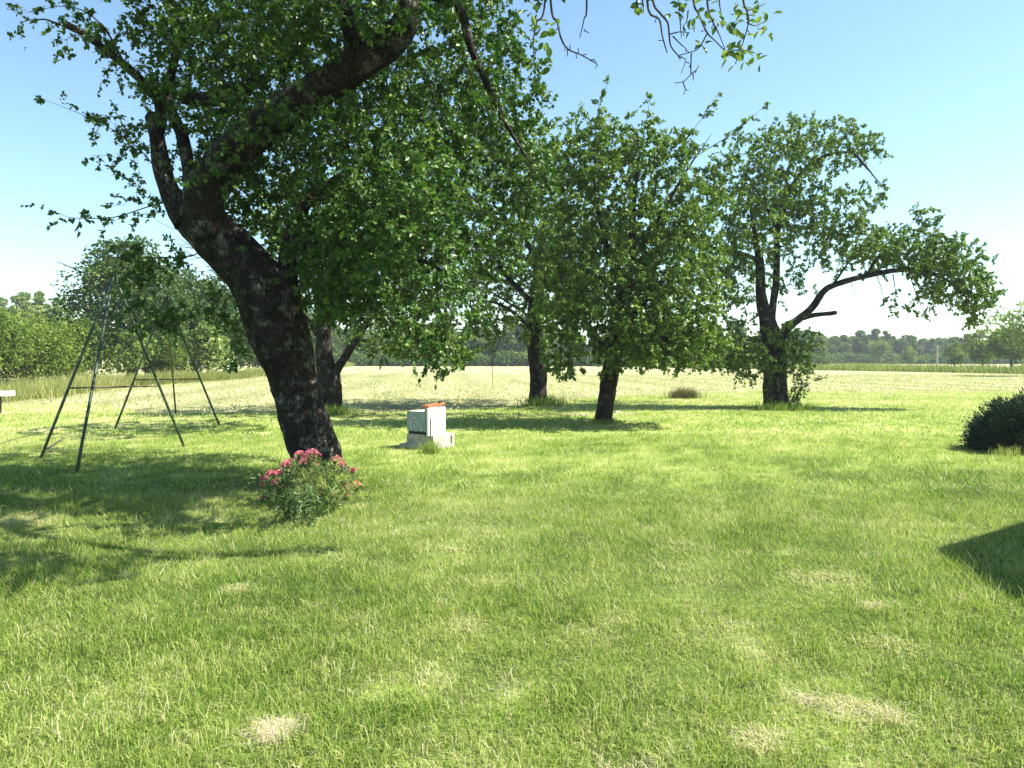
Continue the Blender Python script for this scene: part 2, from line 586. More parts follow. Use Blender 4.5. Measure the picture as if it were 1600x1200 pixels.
# ------------------------------------------------------------------ grass blades (nobody could count them)
def blades(name, x, y, h, w, lean, mat, tint, three=True, z0=None, bend=1.0):
    n = len(x)
    a = RNG.uniform(0, 2 * math.pi, n)            # lean direction
    b = RNG.uniform(0, 2 * math.pi, n)            # facing
    z = gz(x, y) if z0 is None else z0
    ld = np.stack([np.cos(a), np.sin(a)], -1) * (lean * h)[:, None]
    sd = np.stack([np.cos(b), np.sin(b)], -1) * (w / 2)[:, None]
    hh = h * np.sqrt(np.clip(1 - np.clip(lean, 0, 0.97) ** 2, 0.03, 1))
    base = np.stack([x, y], -1)
    if three:
        V = np.zeros((n, 5, 3))
        V[:, 0, :2] = base - sd
        V[:, 1, :2] = base + sd
        V[:, 2, :2] = base - sd * 0.75 + ld * 0.32
        V[:, 3, :2] = base + sd * 0.75 + ld * 0.32
        V[:, 4, :2] = base + ld
        V[:, 0, 2] = V[:, 1, 2] = z - 0.004
        V[:, 2, 2] = V[:, 3, 2] = z + hh * 0.62
        V[:, 4, 2] = z + hh * (1.0 - 0.35 * lean * bend)
        k = np.arange(n)[:, None] * 5
        Fc = np.concatenate([k + np.array([0, 1, 2]), k + np.array([1, 3, 2]), k + np.array([2, 3, 4])])
        T = np.repeat(tint, 5)
        m = 5
    else:
        V = np.zeros((n, 3, 3))
        V[:, 0, :2] = base - sd
        V[:, 1, :2] = base + sd
        V[:, 2, :2] = base + ld
        V[:, 0, 2] = V[:, 1, 2] = z - 0.004
        V[:, 2, 2] = z + hh
        Fc = np.arange(n)[:, None] * 3 + np.array([0, 1, 2])
        T = np.repeat(tint, 3)
        m = 3
    o = np_mesh(name, V.reshape(-1, 3), Fc, mat, tint=T)
    return o


def sample_band(d0, d1, dens, margin=1.3):
    D = np.linspace(d0, d1, 400)
    wdt = 1.3334 * D + 2 * margin
    n = int(np.trapezoid(wdt, D) * dens) if hasattr(np, 'trapezoid') else int(np.trapz(wdt, D) * dens)
    cdf = np.cumsum(wdt)
    y = np.interp(RNG.uniform(0, cdf[-1], n), cdf, D)
    x = RNG.uniform(-1, 1, n) * (0.6667 * y + margin)
    return x, y


for (d0, d1, dens, h0, w0, three) in ((2.3, 5.0, 7400, 0.052, 0.0046, True), (5.0, 9.0, 5200, 0.052, 0.0062, False),
                                      (9.0, 16.0, 1350, 0.060, 0.010, False), (16.0, 37.5, 290, 0.062, 0.024, False)):
    x, y = sample_band(d0, d1, dens)
    keep = y < far_edge(x)
    x, y = x[keep], y[keep]
    t = lawn_tint(x, y)
    tuft = fbm(x, y, 0.19, 8, 2) * .7 + fbm(x, y, 0.8, 9, 2) * .3
    keep = RNG.uniform(0, 1, len(x)) < np.clip(1.30 - 0.9 * np.clip(t - 0.68, 0, 1) * 2 + (tuft - 0.5) * 0.9, 0.12, 1)
    x, y, t, tuft = x[keep], y[keep], t[keep], tuft[keep]
    n = len(x)
    tint = np.clip(t + RNG.normal(0, 0.20, n) + (RNG.uniform(0, 1, n) < 0.10) * RNG.uniform(0.2, 0.5, n), 0, 1)
    h = h0 * RNG.lognormal(0, 0.38, n) * (0.35 + 1.3 * np.clip((tuft - .2) * 1.5, 0, 1.1)) * np.clip(1.25 - 0.6 * np.clip(t, 0, 1), 0.4, 1.3)
    lean = np.clip(RNG.beta(2.6, 1.15, n) + np.clip(t - 0.7, 0, 0.3), 0.05, 0.97)
    w = w0 * RNG.uniform(0.6, 1.3, n)
    tag(blades('grass', x, y, h, w, lean, M_blade, tint, three), 'short sunlit lawn grass blades', kind='stuff')

# flattened straw where the turf is worn
px_, py_, tn_, ln_ = [], [], [], []
lawn_tint(np.zeros(1), np.ones(1))
for p, r, k in BAREP:
    n = int(2600 * r * r * k * (9 if p[1] < 8 else 3)) + (900 if k > .8 else 120)
    q = RNG.normal(0, 1, (n, 2)) * r * 0.42
    px_.append(p[0] + q[:, 0]); py_.append(p[1] + q[:, 1])
    tn_.append(np.clip(0.72 + 0.35 * k + RNG.normal(0, .10, n), 0, 1))
x, y, tn_ = np.concatenate(px_), np.concatenate(py_), np.concatenate(tn_)
keep = (fbm(x, y, 0.16, 57, 3) > 0.47) | (tn_ > .93)
x, y, tn_ = x[keep], y[keep], tn_[keep]
n = len(x)
tag(blades('dry_thatch', x, y, RNG.uniform(0.04, 0.11, n), RNG.uniform(0.003, 0.006, n) * np.clip(y / 4, 1, 3), RNG.uniform(0.80, 0.97, n), M_blade, tn_, True),
    'flattened straw on the worn spots of the lawn', kind='stuff')
# long pale stalks lying about in the lawn
n = 260
x, y = sample_band(2.6, 9.0, 6)
n = len(x)
tag(blades('dry_stalk_litter', x, y, RNG.uniform(0.10, 0.26, n), RNG.uniform(0.002, 0.0035, n), RNG.uniform(0.75, 0.97, n), M_blade,
           RNG.uniform(0.55, 0.95, n), True), 'long pale stalks lying on the lawn', kind='stuff')

# stubble on the hay field
x, y = sample_band(21, 78, 22, 3)
keep = y > far_edge(x) - 1.5
x, y = x[keep], y[keep]
n = len(x)
rows = 0.5 + 0.5 * np.sin((x + 0.085 * y + 1.2 * fbm(x, y, 7, 4, 2)) * 1.7)
tag(blades('hay_stubble', x, y, RNG.uniform(0.05, 0.13, n) * (0.5 + rows), RNG.uniform(0.03, 0.07, n), RNG.uniform(0.3, 0.95, n), M_stub,
           np.clip(0.48 + RNG.normal(0, 0.10, n) + 0.34 * rows + 0.3 * (fbm(x, y, 5, 44, 2) - .5), 0, 1), False, z0=np.full(n, -0.03)), 'cut stubble and loose hay on the mown field', kind='stuff')


# tall rough grass along the field edges
def strip_between(a, b, depth, dens):
    """a, b: pixel end points of the near edge, listed as polylines on the ground"""
    pts = np.array([ground(*q)[:2] for q in a])
    out = []
    for p, q in zip(pts[:-1], pts[1:]):
        ln = np.linalg.norm(q - p)
        n = int(ln * depth * dens)
        t = RNG.uniform(0, 1, n)
        u = RNG.beta(1, 1.3, n) * depth
        base = p + (q - p) * t[:, None]
        base[:, 1] += u
        out.append(base)
    return np.concatenate(out)


P = strip_between([(-140, 640), (0, 622), (110, 610), (210, 603), (300, 597), (420, 586)], None, 8.0, 42)
P2 = strip_between([(420, 586), (480, 578), (545, 572)], None, 12.0, 20)
P = np.concatenate([P, P2])
n = len(P)
clump = fbm(P[:, 0], P[:, 1], 1.6, 19, 2)
tag(blades('tall_grass', P[:, 0], P[:, 1], (0.45 + 0.65 * clump) * RNG.uniform(0.6, 1.3, n), RNG.uniform(0.02, 0.05, n) * (P[:, 1] / 45) ** 0.5,
           RNG.uniform(0.1, 0.6, n), M_tall, np.clip(0.55 + RNG.normal(0, 0.2, n) + (clump - 0.5) * 0.5, 0, 1), False, z0=np.full(n, -0.03)),
    'rough tall grass below the hedge on the left', kind='stuff')
P = strip_between([(960, 572.5), (1120, 575), (1260, 578), (1420, 580.5), (1600, 584), (1850, 589)], None, 24.0, 9)
n = len(P)
clump = fbm(P[:, 0], P[:, 1], 3.0, 23, 2)
tag(blades('tall_grass', P[:, 0], P[:, 1], (0.5 + 0.7 * clump) * RNG.uniform(0.6, 1.3, n), RNG.uniform(0.07, 0.16, n),
           RNG.uniform(0.1, 0.5, n), M_tall, np.clip(0.30 + RNG.normal(0, 0.18, n) + (clump - 0.5) * 0.5, 0, 1), False, z0=np.full(n, -0.03)),
    'strip of tall weeds along the far edge of the hay field', kind='stuff')


# ------------------------------------------------------------------ leaves
def leaf_arrays(P, D, Nn, Ln, Wd, hexa=True, fold=0.16):
    """P base points, D directions, Nn normals"""
    D = norm(D)
    S = norm(np.cross(D, Nn))
    U = np.cross(S, D)
    if hexa:
        tpl = np.array([(0, 0, 0), (.40, .28, fold), (.42, .62, fold), (0, 1, -.06), (-.42, .62, fold), (-.40, .28, fold)])
        fc = np.array([(0, 1, 2, 3), (0, 3, 4, 5)])
    else:
        tpl = np.array([(0, 0, 0), (.56, .44, fold), (0, 1, -.05), (-.56, .44, fold)])
        fc = np.array([(0, 1, 2, 3)])
    m = len(tpl)
    n = len(P)
    V = (P[:, None, :] + S[:, None, :] * (tpl[None, :, 0, None] * Wd[:, None, None])
         + D[:, None, :] * (tpl[None, :, 1, None] * Ln[:, None, None]) + U[:, None, :] * (tpl[None, :, 2, None] * Wd[:, None, None]))
    Fc = (np.arange(n)[:, None, None] * m + fc[None]).reshape(-1, 4)
    return V.reshape(-1, 3), Fc, m


def in_ellipsoid(n, power=0.42):
    d = norm(RNG.normal(0, 1, (n, 3)))
    return d * (RNG.uniform(0, 1, n) ** power)[:, None]


def limb(pts, step=0.12):
    """[(px,py,D,r)...] -> smooth path in world space"""
    return catmull(np.array([list(at(a, b, d)) + [r] for a, b, d, r in pts]), step)


def grow(skels, blobs, droop=0.10, rmax=0.03, exclude=None):
    """branches from the limbs out to points spread through the crown volumes"""
    nodes = np.concatenate([s[:, :3] for s in skels])
    rads = np.concatenate([s[:, 3] for s in skels])
    A = []
    for (px, py, D, rx, ry, rd, n) in blobs:
        c = at(px, py, D)
        q = in_ellipsoid(n)
        A.append(c + q * np.array([rx * D / F, rd, ry * D / F]))
    A = np.concatenate(A)
    A = A[A[:, 2] > 0.35]
    d0 = np.array([np.min(np.sum((nodes - a) ** 2, 1)) for a in A])
    A = A[np.argsort(d0)]
    cap = len(nodes) + len(A) * 14
    NP = np.zeros((cap, 3))
    NR = np.zeros(cap)
    nn = len(nodes)
    NP[:nn] = nodes
    NR[:nn] = rads
    paths = []
    for a in A:
        dd = np.sum((NP[:nn] - a) ** 2, 1)
        j = int(np.argmin(dd))
        p = NP[j]
        ln = math.sqrt(dd[j])
        if ln < 0.08:
            continue
        k = int(np.clip(ln / 0.16, 3, 10))
        mid = (p + a) / 2 + np.array([0, 0, droop * ln]) + RNG.normal(0, 0.12 * ln, 3)
        t = np.linspace(0, 1, k + 1)[:, None]
        pts = (1 - t) ** 2 * p + 2 * t * (1 - t) * mid + t * t * a
        pts[1:-1] += RNG.normal(0, 0.02 * ln, (k - 1, 3))
        r0 = min(NR[j] * 0.7, 0.004 + 0.011 * ln, rmax)
        rr = np.linspace(r0, 0.0028, k + 1)
        paths.append(np.column_stack([pts, rr]))
        NP[nn:nn + k] = pts[1:]
        NR[nn:nn + k] = rr[1:]
        nn += k
    return paths


def leafy(paths, gap=0.10, tl=(0.08, 0.26), per=12, start=0.3, size=(0.045, 0.075), aspect=0.68, keep=None, droop=0.25):
    """short twigs along the branches and leaves on them -> (twig arrays, leaf arrays)"""
    TB, TD, TLn, TT = [], [], [], []
    for p in paths:
        seg = np.linalg.norm(np.diff(p[:, :3], axis=0), axis=1)
        s = np.concatenate([[0], np.cumsum(seg)])
        n = max(2, int(s[-1] * (1 - start) / gap))
        u = np.concatenate([RNG.uniform(start * s[-1], s[-1], n), [s[-1]]])
        pos = np.stack([np.interp(u, s, p[:, c]) for c in range(3)], -1)
        ax = norm(p[-1, :3] - p[0, :3])
        d = norm(ax * 0.55 + RNG.normal(0, 0.75, (len(u), 3)) + np.array([0, 0, 0.12]))
        TB.append(pos)
        TD.append(d)
        TLn.append(RNG.uniform(tl[0], tl[1], len(u)))
        TT.append(np.full(len(u), RNG.normal(0, 0.09)))
    TB, TD, TLn, TT = map(np.concatenate, (TB, TD, TLn, TT))
    if keep is not None:
        m = keep(TB + TD * TLn[:, None] * 0.5)
        TB, TD, TLn, TT = TB[m], TD[m], TLn[m], TT[m]
    m = len(TB)
    cnt = RNG.poisson(per, m)
    idx = np.repeat(np.arange(m), cnt)
    n = len(idx)
    u = RNG.uniform(0.1, 1.05, n)
    P = TB[idx] + TD[idx] * (TLn[idx] * u)[:, None]
    P[:, 2] -= droop * TLn[idx] * u * u
    D = norm(TD[idx] * 0.55 + RNG.normal(0, 0.65, (n, 3)) + np.array([0, 0, -0.28]))
    Nn = norm(RNG.normal(0, 0.55, (n, 3)) + np.array([0.1, -0.05, 1.0]))
    Ln = RNG.uniform(size[0], size[1], n) * RNG.lognormal(0, 0.12, n)
    tint = np.clip(0.45 + TT[idx] + RNG.normal(0, 0.20, n), 0, 1)
    return (TB, TD, TLn), (P, D, Nn, Ln, Ln * aspect * RNG.uniform(0.85, 1.15, n), tint)


def twig_mesh(J, TB, TD, TLn, r=0.0022):
    m = len(TB)
    a = norm(np.cross(TD, np.array([0.3, 0.2, 1.0])))
    b = np.cross(TD, a)
    end = TB + TD * TLn[:, None]
    end[:, 2] -= 0.25 * TLn
    V = np.zeros((m, 6, 3))
    for k in range(3):
        o = (math.cos(k * 2.094) * a + math.sin(k * 2.094) * b) * r
        V[:, k] = TB + o
        V[:, 3 + k] = end + o * 0.5
    q = np.array([(0, 1, 4, 3), (1, 2, 5, 4), (2, 0, 3, 5)])
    J.add(V.reshape(-1, 3), (np.arange(m)[:, None, None] * 6 + q[None]).reshape(-1, 4))


def relocate(o, loc):
    """give a mesh object the thing's base as its origin"""
    me = o.data
    n = len(me.vertices)
    a = np.zeros(n * 3, np.float32)
    me.vertices.foreach_get('co', a)
    a = a.reshape(-1, 3) + np.array(o.location, np.float32) - np.asarray(loc, np.float32)
    me.vertices.foreach_set('co', np.ascontiguousarray(a).ravel())
    me.update()
    o.location = Vector([float(c) for c in loc])


def orchard_tree(label, base, trunk, limbs, blobs, bark, leafm, per, size, gap, hexa, seg, rough, dead=(), exclude=None, group=None,
                 name='apple_tree', rmax=0.03, droop=0.10, start=0.3, sprouts=(), thin=1.0):
    t = thing(name, label, 'tree', base, group)
    tr = limb(trunk)
    J = Joined().tube(tr, seg, rough=rough, nf=7.0)
    o = J.build('trunk', bark, t, smooth=True)
    skels = [tr[int(len(tr) * 0.45):]]
    for lb in limbs:
        p = limb(lb, 0.08)
        p[:, 3] *= thin
        p[:, :3] += np.cumsum(RNG.normal(0, .006, (len(p), 3)), 0) * np.linspace(0, 1, len(p))[:, None] * (thin < 1)
        skels.append(p)
        J = Joined().tube(p, max(8, seg * 2 // 3), rough=rough, nf=8.0)
        J.build('branch', bark, t, smooth=True)
    paths = grow(skels, blobs, rmax=rmax, droop=droop)
    paths += [limb(q) for q in sprouts]
    keep = None
    if exclude:
        lines = [limb(q) for q in exclude]

        def keep(P):
            px, py, z = project(P)
            rnd = RNG.uniform(0, 1, len(P))
            sh = P[:, :2] - np.array([SUNV.x, SUNV.y]) / SUNV.z * (P[:, 2:3] - .4)
            ok = ~((np.hypot((sh[:, 0] + 2.15) / 1.05, (sh[:, 1] - 8.3) / .95) < 1) & (rnd < .9))
            for q_, ln in enumerate(lines):
                lx, ly, lz = project(ln[:, :3])
                lr = ln[:, 3] * F / lz
                for kx, ky, kz, kr in zip(lx, ly, lz, lr):
                    hit = (np.hypot(px - kx, py - ky) < kr * 1.25 + 6) & (z < kz + 0.05) & (rnd < (0.93 if q_ == 0 else 0.25))
                    ok &= ~hit
            return ok
    J = Joined()
    for p in paths:
        J.tube(p, 4 if p[0, 3] > .012 else 3, cap=False)
    (TB, TD, TLn), (P, D, Nn, Ln, Wd, ti) = leafy(paths, gap=gap, per=per, size=size, keep=keep, start=start)
    twig_mesh(J, TB[::3], TD[::3], TLn[::3], 0.0035)
    for dl in dead:
        J.tube(limb(dl), 5, cap=False)
    tw = J.build('twig', M_twig, t)
    tag(tw, kind='stuff')
    V, Fc, m = leaf_arrays(P, D, Nn, Ln, Wd, hexa)
    fo = np_mesh('foliage', V, Fc, leafm, tint=np.repeat(ti, m))
    relocate(fo, base)
    attach(fo, t)
    tag(fo, kind='stuff')
    print(label[:30], 'branches', len(paths), 'leaves', len(P))
    return t, skels


# ------------------------------------------------------------------ the big leaning apple tree
B1 = ground(500, 752)
T1 = [(516, 768, 10.1, .44), (509, 752, 10.1, .37), (501, 730, 10.1, .32), (487, 690, 10.1, .30), (468, 630, 10.05, .305), (450, 570, 10.0, .325), (434, 510, 9.95, .35),
      (412, 455, 9.9, .35), (378, 412, 9.8, .32), (340, 372, 9.7, .30), (304, 335, 9.6, .26)]
L1a = [(330, 365, 9.6, .25), (318, 310, 9.4, .24), (352, 250, 9.2, .22), (410, 200, 9.0, .20), (480, 150, 8.8, .19), (548, 108, 8.6, .18), (604, 72, 8.5, .16),
       (636, 30, 8.4, .13), (652, -30, 8.4, .11), (690, -130, 8.3, .08), (760, -220, 8.2, .05)]
L1b = [(296, 340, 9.6, .20), (268, 305, 9.6, .13), (252, 255, 9.6, .10), (243, 200, 9.6, .09), (238, 182, 9.6, .085), (237, 176, 9.6, .05)]
L1c = [(250, 200, 9.6, .07), (248, 160, 9.5, .06), (210, 115, 9.4, .05), (170, 82, 9.3, .045), (130, 52, 9.2, .038), (98, 34, 9.2, .03)]
L1d = [(305, 330, 9.6, .14), (296, 270, 9.7, .085), (284, 210, 9.8, .07), (262, 150, 9.9, .06), (275, 70, 10.0, .05), (260, -40, 10, .04)]
L1e = [(558, 100, 8.6, .13), (549, 50, 8.5, .10), (530, 0, 8.4, .085), (505, -70, 8.3, .07), (470, -160, 8.2, .04)]
L1f = [(446, 540, 9.92, .21), (450, 490, 9.82, .17), (449, 440, 9.84, .13), (453, 380, 10.0, .095), (485, 310, 10.3, .07), (560, 260, 10.8, .06), (620, 200, 11, .04)]
L1g = [(285, 155, 9.7, .06), (330, 155, 9.7, .09), (365, 140, 9.8, .08), (420, 120, 9.9, .05), (480, 60, 9.9, .03)]
L1h = [(456, 385, 10.05, .06), (540, 380, 10.0, .05), (620, 390, 9.6, .04), (700, 430, 9.3, .025)]
L1i = [(652, -20, 8.4, .10), (715, 10, 8.6, .05), (738, 80, 8.7, .042), (775, 160, 8.8, .032), (800, 210, 8.8, .022), (830, 256, 8.8, .008)]
L1j = [(660, -60, 8.4, .09), (760, -170, 7.6, .07), (900, -170, 6.8, .055), (1040, -120, 6.35, .04), (1150, -70, 6.2, .03), (1210, -40, 6.2, .02)]
L1k = [(470, -160, 8.2, .05), (430, -260, 7.6, .05), (420, -380, 6.8, .04), (380, -520, 6.2, .03)]
blobs1 = [(640, 210, 10.2, 190, 200, 1.5, 420), (640, 400, 9.4, 165, 120, 1.7, 380), (670, 370, 7.6, 110, 130, .8, 150), (700, 250, 9.0, 130, 150, 1.2, 190), (560, 60, 10.2, 230, 130, 1.5, 300),
          (370, 60, 10.3, 170, 110, 1.3, 240), (470, 260, 11.0, 150, 150, 1.0, 170), (340, 190, 10.8, 90, 90, .8, 70), (640, 505, 8.6, 95, 66, 1.2, 170),
          (700, 470, 8.0, 70, 66, .9, 90), (780, 170, 9.3, 70, 150, 1.0, 70), (760, 60, 9.3, 70, 90, 1.0, 60), (480, 430, 11.0, 70, 60, .6, 60), (560, 400, 10.6, 110, 110, 1.0, 110),
          (500, -200, 9.0, 330, 170, 2.0, 330), (250, -120, 9.5, 180, 120, 1.5, 120), (420, -420, 6.8, 360, 160, 1.3, 110), (300, 20, 9.4, 80, 70, .8, 60),
          (620, 150, 12.2, 190, 190, 1.3, 200), (600, 370, 12.0, 130, 110, 1.0, 110), (420, -60, 12.0, 240, 150, 1.4, 130), (600, -170, 7.4, 320, 130, 1.6, 170), (560, 40, 13.0, 200, 150, 1.2, 110), (330, -160, 7.0, 200, 120, 1.0, 70), (400, 330, 10.9, 90, 80, .8, 110), (330, 240, 10.6, 80, 110, .7, 90), (430, 180, 10.4, 120, 110, .8, 130), (540, 470, 10.2, 70, 50, .8, 50), (620, 300, 8.3, 150, 170, .6, 120),
          (470, 40, 8.0, 160, 60, .6, 60), (330, 90, 8.9, 110, 80, .5, 60), (560, -120, 7.6, 260, 120, 1.2, 120), (150, -160, 8.2, 200, 110, 1.4, 90), (700, -60, 8.6, 110, 90, 1.2, 60),
          (842, 220, 9.4, 36, 110, .5, 46), (400, 190, 8.5, 80, 60, .3, 30), (500, 190, 8.3, 80, 60, .3, 30), (330, 270, 9.0, 50, 50, .3, 20), (250, 150, 9.3, 45, 50, .3, 24), (440, 440, 9.4, 40, 40, .2, 22), (475, 385, 9.2, 60, 60, .3, 44), (540, 450, 9.2, 60, 60, .4, 44), (520, 300, 9.4, 70, 70, .4, 40), (390, 380, 9.3, 40, 30, .2, 12), (900, -110, 5.8, 170, 70, .6, 60), (760, -90, 6.0, 150, 60, .6, 50), (640, -60, 7.0, 160, 90, .7, 60), (285, 400, 9.4, 30, 35, .25, 12), (270, 500, 9.3, 22, 30, .2, 10), (335, 470, 9.5, 36, 50, .3, 16), (365, 550, 9.6, 12, 26, .15, 6), (215, 425, 9.2, 36, 20, .2, 9), (200, 402, 9.1, 44, 18, .2, 8), (225, 480, 9.2, 36, 55, .25, 14), (690, 560, 9.3, 40, 26, .4, 26), (800, 330, 9.4, 36, 80, .6, 46),
          (190, 60, 9.3, 90, 50, .6, 34), (215, 130, 9.4, 60, 60, .5, 16), (205, 230, 9.5, 60, 80, .4, 18), (225, 330, 9.5, 40, 30, .3, 8), (400, 500, 10.9, 30, 60, .4, 12)]
spr1 = [[(300, 300, 9.6, .012), (265, 290, 9.5, .009), (225, 240, 9.4, .008), (180, 205, 9.3, .006), (130, 180, 9.3, .004), (60, 152, 9.2, .002)],
        [(260, 315, 9.6, .010), (225, 325, 9.4, .008), (175, 340, 9.3, .006), (110, 340, 9.2, .004), (75, 326, 9.2, .002)],
        [(200, 110, 9.3, .014), (160, 40, 9.2, .010), (110, 10, 9.2, .006), (40, 20, 9.1, .003)],
        [(120, 50, 9.2, .02), (70, 30, 9.1, .01), (30, 35, 9.0, .004)]]
dead1 = [[(340, 375, 9.7, .010), (300, 400, 9.5, .008), (250, 402, 9.4, .006), (195, 405, 9.3, .003)],
         [(730, 300, 9.0, .008), (760, 330, 8.9, .006), (800, 350, 8.9, .003)],
         [(560, 300, 9.0, .008), (610, 285, 8.8, .006), (660, 270, 8.8, .003)]]
for _ in range(46):
    u_ = random.random()
    x0, y0 = 300 + 95 * u_, 370 + 95 * u_
    a_ = math.radians(random.uniform(115, 235))
    l_ = random.uniform(25, 85)
    pts_ = [(x0, y0, 9.75, .0055)]
    for q_ in range(3):
        a_ += random.gauss(0, .35)
        x0 += math.cos(a_) * l_ / 3
        y0 -= math.sin(a_) * l_ / 3
        pts_.append((x0, y0, 9.75 - .1 * q_ + random.gauss(0, .08), .0042 - .0009 * q_))
    dead1.append(pts_)
tree1, sk1 = orchard_tree('large old apple tree leaning left with thick dark forked trunk above pink flowers', B1, T1,
                          [L1a, L1b, L1c, L1d, L1e, L1f, L1g, L1h, L1i, L1j, L1k], blobs1, M_bark, M_apple, per=13, size=(0.039, 0.071), gap=0.08,
                          hexa=False, seg=60, rough=0.12, dead=dead1, exclude=[T1, L1a, L1b], sprouts=spr1)


# the branch that hangs into the top of the picture, each leaf its own piece
def zp(x, y, d, r):
    return (820 + x * .26875, y * .26875, d, r)


hang = [[(740, -260), (745, 0), (790, 80), (830, 130), (840, 210), (850, 270), (900, 330), (935, 345), (910, 425)],
        [(700, -200), (720, 60), (780, 110), (800, 210), (825, 300), (830, 310)],
        [(960, -330), (980, 0), (1010, 80), (1060, 190), (1100, 230), (1170, 300), (1240, 350)],
        [(1060, 195), (1010, 280), (940, 310), (890, 325), (905, 350)],
        [(968, 310), (965, 400), (966, 430), (920, 475), (868, 482)],
        [(920, 475), (935, 520), (955, 526)], [(966, 430), (1000, 405), (1012, 380)], [(978, 430), (980, 470)],
        [(1050, -320), (1062, 20), (1090, 120), (1130, 200), (1165, 290)],
        [(1110, -300), (1130, 0), (1142, 75)],
        [(1250, -250), (1270, 0), (1290, 60), (1300, 130), (1268, 250), (1250, 300)],
        [(1300, 60), (1360, 40), (1395, 20)], [(1290, 130), (1340, 150), (1400, 120)], [(1170, 300), (1260, 290), (1340, 310)],
        [(840, 200), (900, 185), (950, 190)], [(860, 210), (910, 260), (945, 290)], [(900, 80), (905, 150), (910, 220)], [(950, 60), (940, 130), (920, 150)],
        [(640, -250), (650, 0), (672, 75)], [(680, -60), (690, 70)],
        [(130, -800), (150, 0), (190, 130), (210, 220), (250, 285), (330, 320), (390, 355), (422, 375), (410, 396)], [(250, 285), (245, 330)], [(380, 352), (400, 345), (415, 360)],
        [(140, -800), (118, 0), (70, 130), (50, 230), (52, 340)], [(350, -740), (360, 0), (345, 110), (318, 222)], [(345, 175), (372, 192)]]
J = Joined()
DH = 6.2
for q in hang:
    r0 = 0.0105 if q[0][1] < -50 else 0.0058
    path = limb([zp(a, b, DH + 0.0004 * (a - 900) + 0.05 * math.sin(a * 0.013 + b * 0.01), r0 + (0.0028 - r0) * k / (len(q) - 1)) for k, (a, b) in enumerate(q)], 0.025)
    J.tube(path, 6, cap=True)
    for k in range(2, len(path) - 1):                         # fruiting spurs
        if random.random() < 0.22 and path[k, 2] < 4.3:
            d = norm(RNG.normal(0, 1, 3))
            a = path[k, :3]
            J.tube(np.array([list(a) + [.0035], list(a + d * .022) + [.0032], list(a + d * .040) + [.0048]]), 5)
o = J.build('hanging_twig', M_twig, tree1)
tag(o, 'bare knobbly twigs hanging into the sky at the top', kind='stuff')
lf_spots = [(1120, 100, 60, 9), (1190, 165, 60, 12), (1290, 100, 70, 12), (1380, 110, 60, 12), (1400, 170, 40, 6), (1240, 310, 60, 12), (1320, 290, 60, 9), (1190, 330, 50, 7),
            (1270, 370, 30, 4), (870, 50, 40, 7), (700, 20, 40, 6), (1000, 130, 40, 6), (1060, 60, 50, 6), (1040, 240, 40, 4), (950, 190, 30, 3), (1230, 60, 40, 6), (1250, 220, 50, 6),
            (30, 60, 40, 7), (150, 160, 50, 9), (110, 230, 50, 9), (40, 160, 40, 5), (70, 370, 50, 6), (1345, 330, 20, 3), (640, 40, 15, 3), (930, 20, 60, 6)]
V, Fc, m = leaf_arrays(np.zeros((1, 3)), np.array([[0, 1., 0]]), np.array([[0, 0, 1.]]), np.array([1.0]), np.array([0.62]), True, 0.2)
protos = []
for q in range(6):
    po = np_mesh('leaf', V + 0, Fc, M_apple2, tint=np.full(6, 0.2 + 0.14 * q), link=False)
    protos.append(po.data)
nleaf = 0
for (a, b, s, n) in lf_spots:
    for _ in range(n):
        c = at(*zp(a + random.gauss(0, s * .55), b + random.gauss(0, s * .55), DH + random.gauss(0, .06) + 0.0004 * (a - 900), 0)[:3])
        o = bpy.data.objects.new('leaf', protos[random.randrange(6)])
        COL.objects.link(o)
        o.location = Vector([float(v) for v in c])
        d = Vector((random.gauss(0, .6), random.gauss(0, .5), random.gauss(-.3, .45)))
        o.rotation_euler = d.to_track_quat('Y', 'Z').to_euler()
        o.rotation_euler.rotate_axis('Y', random.gauss(0, .7))
        ln = random.uniform(.058, .092)
        o.scale = (ln, ln, ln)
        attach(o, tree1)
        nleaf += 1
print('hanging leaves', nleaf)

# ------------------------------------------------------------------ the four smaller orchard trees
B2 = ground(512, 645)
d = B2[1]
orchard_tree('apple tree half hidden behind the big leaning trunk, forking low', B2,
             [(514, 655, d, .36), (516, 620, d, .32), (514, 590, d, .33), (507, 560, d, .25), (505, 500, d, .20), (506, 440, d, .16), (515, 380, d, .10), (530, 300, d, .06)],
             [[(518, 590, d, .22), (535, 565, d - .2, .19), (562, 522, d - .4, .16), (600, 470, d - .6, .12), (640, 420, d - .6, .08)],
              [(508, 540, d, .14), (480, 500, d - .2, .10), (450, 470, d - .3, .07), (430, 430, d, .04)],
              [(506, 470, d, .10), (550, 420, d + .5, .08), (600, 360, d + .8, .05)]],
             [(500, 340, 17.4, 170, 120, 2.4, 260), (600, 330, d + 2, 120, 90, 2.2, 100), (600, 440, d, 110, 70, 2.2, 160), (540, 380, d, 110, 90, 2.2, 130), (640, 520, d - 1, 60, 40, 1.4, 70), (440, 440, d, 40, 45, 1.5, 22), (480, 420, d, 60, 60, 1.5, 40), (690, 540, d - 1, 40, 35, 1, 36), (590, 540, d, 40, 25, 1, 30)],
             M_bark2, M_apple2, per=13, size=(0.07, 0.12), gap=0.11, hexa=False, seg=20, rough=0.10, thin=0.68)

